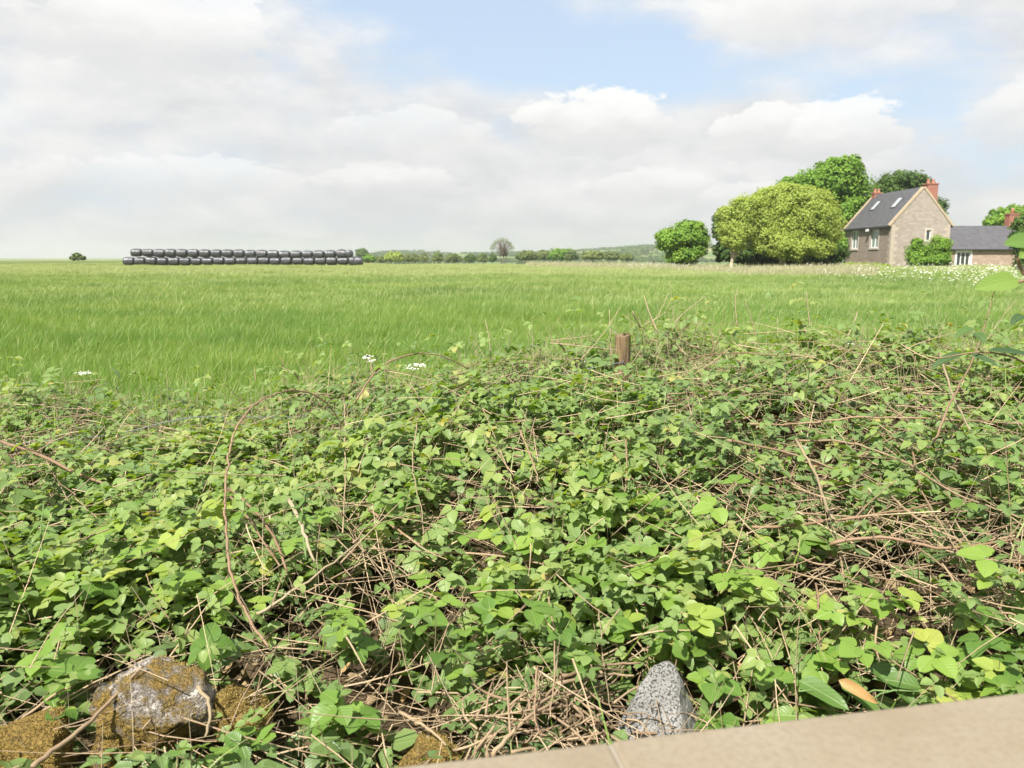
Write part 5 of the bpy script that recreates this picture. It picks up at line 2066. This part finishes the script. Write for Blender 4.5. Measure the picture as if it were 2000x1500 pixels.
def near_branch():
    """leafy shrub branch hanging in from the right, close to the camera"""
    d = 1.25
    root = P(2120, 620, d)
    e = empty('overhanging_branch', root, 'blurred green leaves on a reddish twig hanging in at the right edge', 'branch')
    b = MB()
    p0, p1, p2 = P(2120, 620, d), P(2010, 545, d), P(1985, 500, d)
    b.tube(smooth_line([p0, p1, p2], 5), np.linspace(.004, .002, 11), 6)
    b.tube(smooth_line([p1, P(1985, 552, d), P(1965, 556, d)], 4), np.linspace(.0025, .0016, 9), 6)
    b.build('twig', M['cane'], e, True)
    for (a, c, L, W, tn) in (((2030, 480), (1972, 512), .045, .030, .75), ((1988, 546), (1890, 556), .075, .034, .8), ((2020, 470), (2040, 440), .05, .03, .5), ((2030, 520), (2060, 560), .05, .03, .5)):
        pa, pc = P(*a, d), P(*c, d - .03)
        leaf_object('leaf', pa, (.1, -.75, .6), pc - pa, L, W, M['bigleaf'], tn, e, .25, .1)
    # dark arched leaves lower down
    e2 = empty('dark_leaf_spray', P(2075, 800, 2.3), 'arching spray of dark blue-green leaves over the right end of the hedge', 'plant')
    b = MB()
    q = [np.array(e2.location), P(2010, 715, 2.32), P(1930, 688, 2.3), P(1830, 700, 2.2)]
    b.tube(smooth_line(q, 5), np.linspace(.004, .0018, 16), 6)
    q2 = [np.array(e2.location), P(2050, 690, 2.3), P(2010, 625, 2.3)]
    b.tube(smooth_line(q2, 5), np.linspace(.004, .0018, 11), 6)
    b.build('stem', M['cane'], e2, True)
    for (a, c, L, W, tn) in (((1880, 690), (1800, 700), .11, .035, .1), ((1930, 685), (2010, 630), .15, .035, .02), ((1895, 692), (1935, 672), .08, .03, .08),
                             ((2000, 615), (1975, 600), .06, .03, .05), ((1900, 640), (1850, 640), .07, .03, .3), ((1905, 650), (1925, 630), .05, .03, .2)):
        pa, pc = P(*a, 2.3), P(*c, 2.25)
        leaf_object('leaf', pa, (-.1, -.35, .95), pc - pa, L, W, M['bigleaf'], tn, e2, .3, .2)


near_branch()


def parsley(label, px, py, d, n_umb, hgt, seed, spread=.05):
    r = np.random.default_rng(seed)
    tip = P(px, py, d)
    e = empty('cow_parsley', (tip[0], tip[1], tip[2] - hgt), label, 'flower')
    off = np.array(e.location)
    b = MB()
    base = off.copy()
    fork = base * .35 + tip * .65
    b.tube(smooth_line([base, fork], 3), .0022, 5)
    cs = []
    for k in range(n_umb):
        c = tip + np.array((r.normal(0, spread), r.normal(0, spread * .6), r.normal(0, spread * .35)))
        b.tube(smooth_line([fork, (fork + c) / 2 + np.array((0, 0, -.01)), c], 3), .0012, 4)
        cs.append(c)
    b.build('stem', M['greenstem'], e, True)
    for c in cs:
        V, F = [], []
        o = 0
        fl = c + r.normal(0, 1, (13, 3)) * np.array((.019, .019, .006))
        v, f = umbel_geo(fl, np.full(13, .0075), r)
        me = new_mesh('umbel', v - off, f, M['petal'])
        link('umbel', me, e)


parsley('cow parsley with white flower heads leaning left above the right part of the hedge', 1688, 676, 4.4, 3, .35, 1)
parsley('cow parsley with white flower heads just left of the dark arching leaves', 1768, 684, 4.3, 4, .35, 2)
parsley('tiny white cow parsley head alone over the left of the hedge', 163, 728, 5.2, 2, .35, 3, .02)
parsley('cow parsley with white heads left of the middle of the hedge crest', 722, 702, 4.6, 2, .3, 4, .03)
parsley('cow parsley with white heads just right of the arched cane on the crest', 816, 716, 4.4, 3, .3, 5, .035)
parsley('cow parsley with white heads left of the fence post', 1140, 714, 4.3, 3, .3, 6, .03)


def sprig(label, pts, seed, L=.035):
    r = np.random.default_rng(seed)
    q = smooth_line([hit(*p, lf) for p, lf in pts], 5)
    e = empty('leafy_sprig', q[0], label, 'plant')
    off = np.array(e.location)
    b = MB()
    b.tube(q, np.linspace(.0035, .0015, len(q)), 6)
    b.build('stem', M['greenstem'], e, True)
    for k in range(26):
        p = q[int(len(q) * (.15 + .84 * k / 26))]
        th = k * 2.4
        fwd = np.array((math.cos(th), math.sin(th) * .6, .55))
        leaf_object('leaf', p, (r.normal(0, .3), -.3, .9), fwd, L * r.uniform(.7, 1.2), L * .32, M['bigleaf'], r.uniform(.3, .75), e, .3, .3)


sprig('upright green weed with narrow leaves at the left side of the hedge', [((95, 1165), .0), ((85, 1100), .08), ((80, 1040), .15), ((85, 985), .22)], 3, .05)
sprig('small upright green weed beside the pale broken stick', [((598, 1090), .0), ((592, 1040), .06), ((590, 1000), .12), ((595, 965), .16)], 4, .035)

# ------------------------------------------------------------------ haze
def haze():
    m = bpy.data.materials.new('haze_air')
    m.use_nodes = True
    t = NT(m.node_tree)
    pv = t.n('ShaderNodeVolumePrincipled')
    pv.inputs['Color'].default_value = (.93, .93, 1.0, 1)
    pv.inputs['Density'].default_value = HAZE
    pv.inputs['Anisotropy'].default_value = 0.55
    o = t.n('ShaderNodeOutputMaterial')
    t.t.links.new(pv.outputs[0], o.inputs['Volume'])
    b = MB()
    b.box(-3950, 3950, -3950, 3950, -14, 45)
    ob = b.build('haze', m)
    tag(ob, 'thin pale summer haze over the fields', kind='stuff')


HAZE = 0.00034
haze()
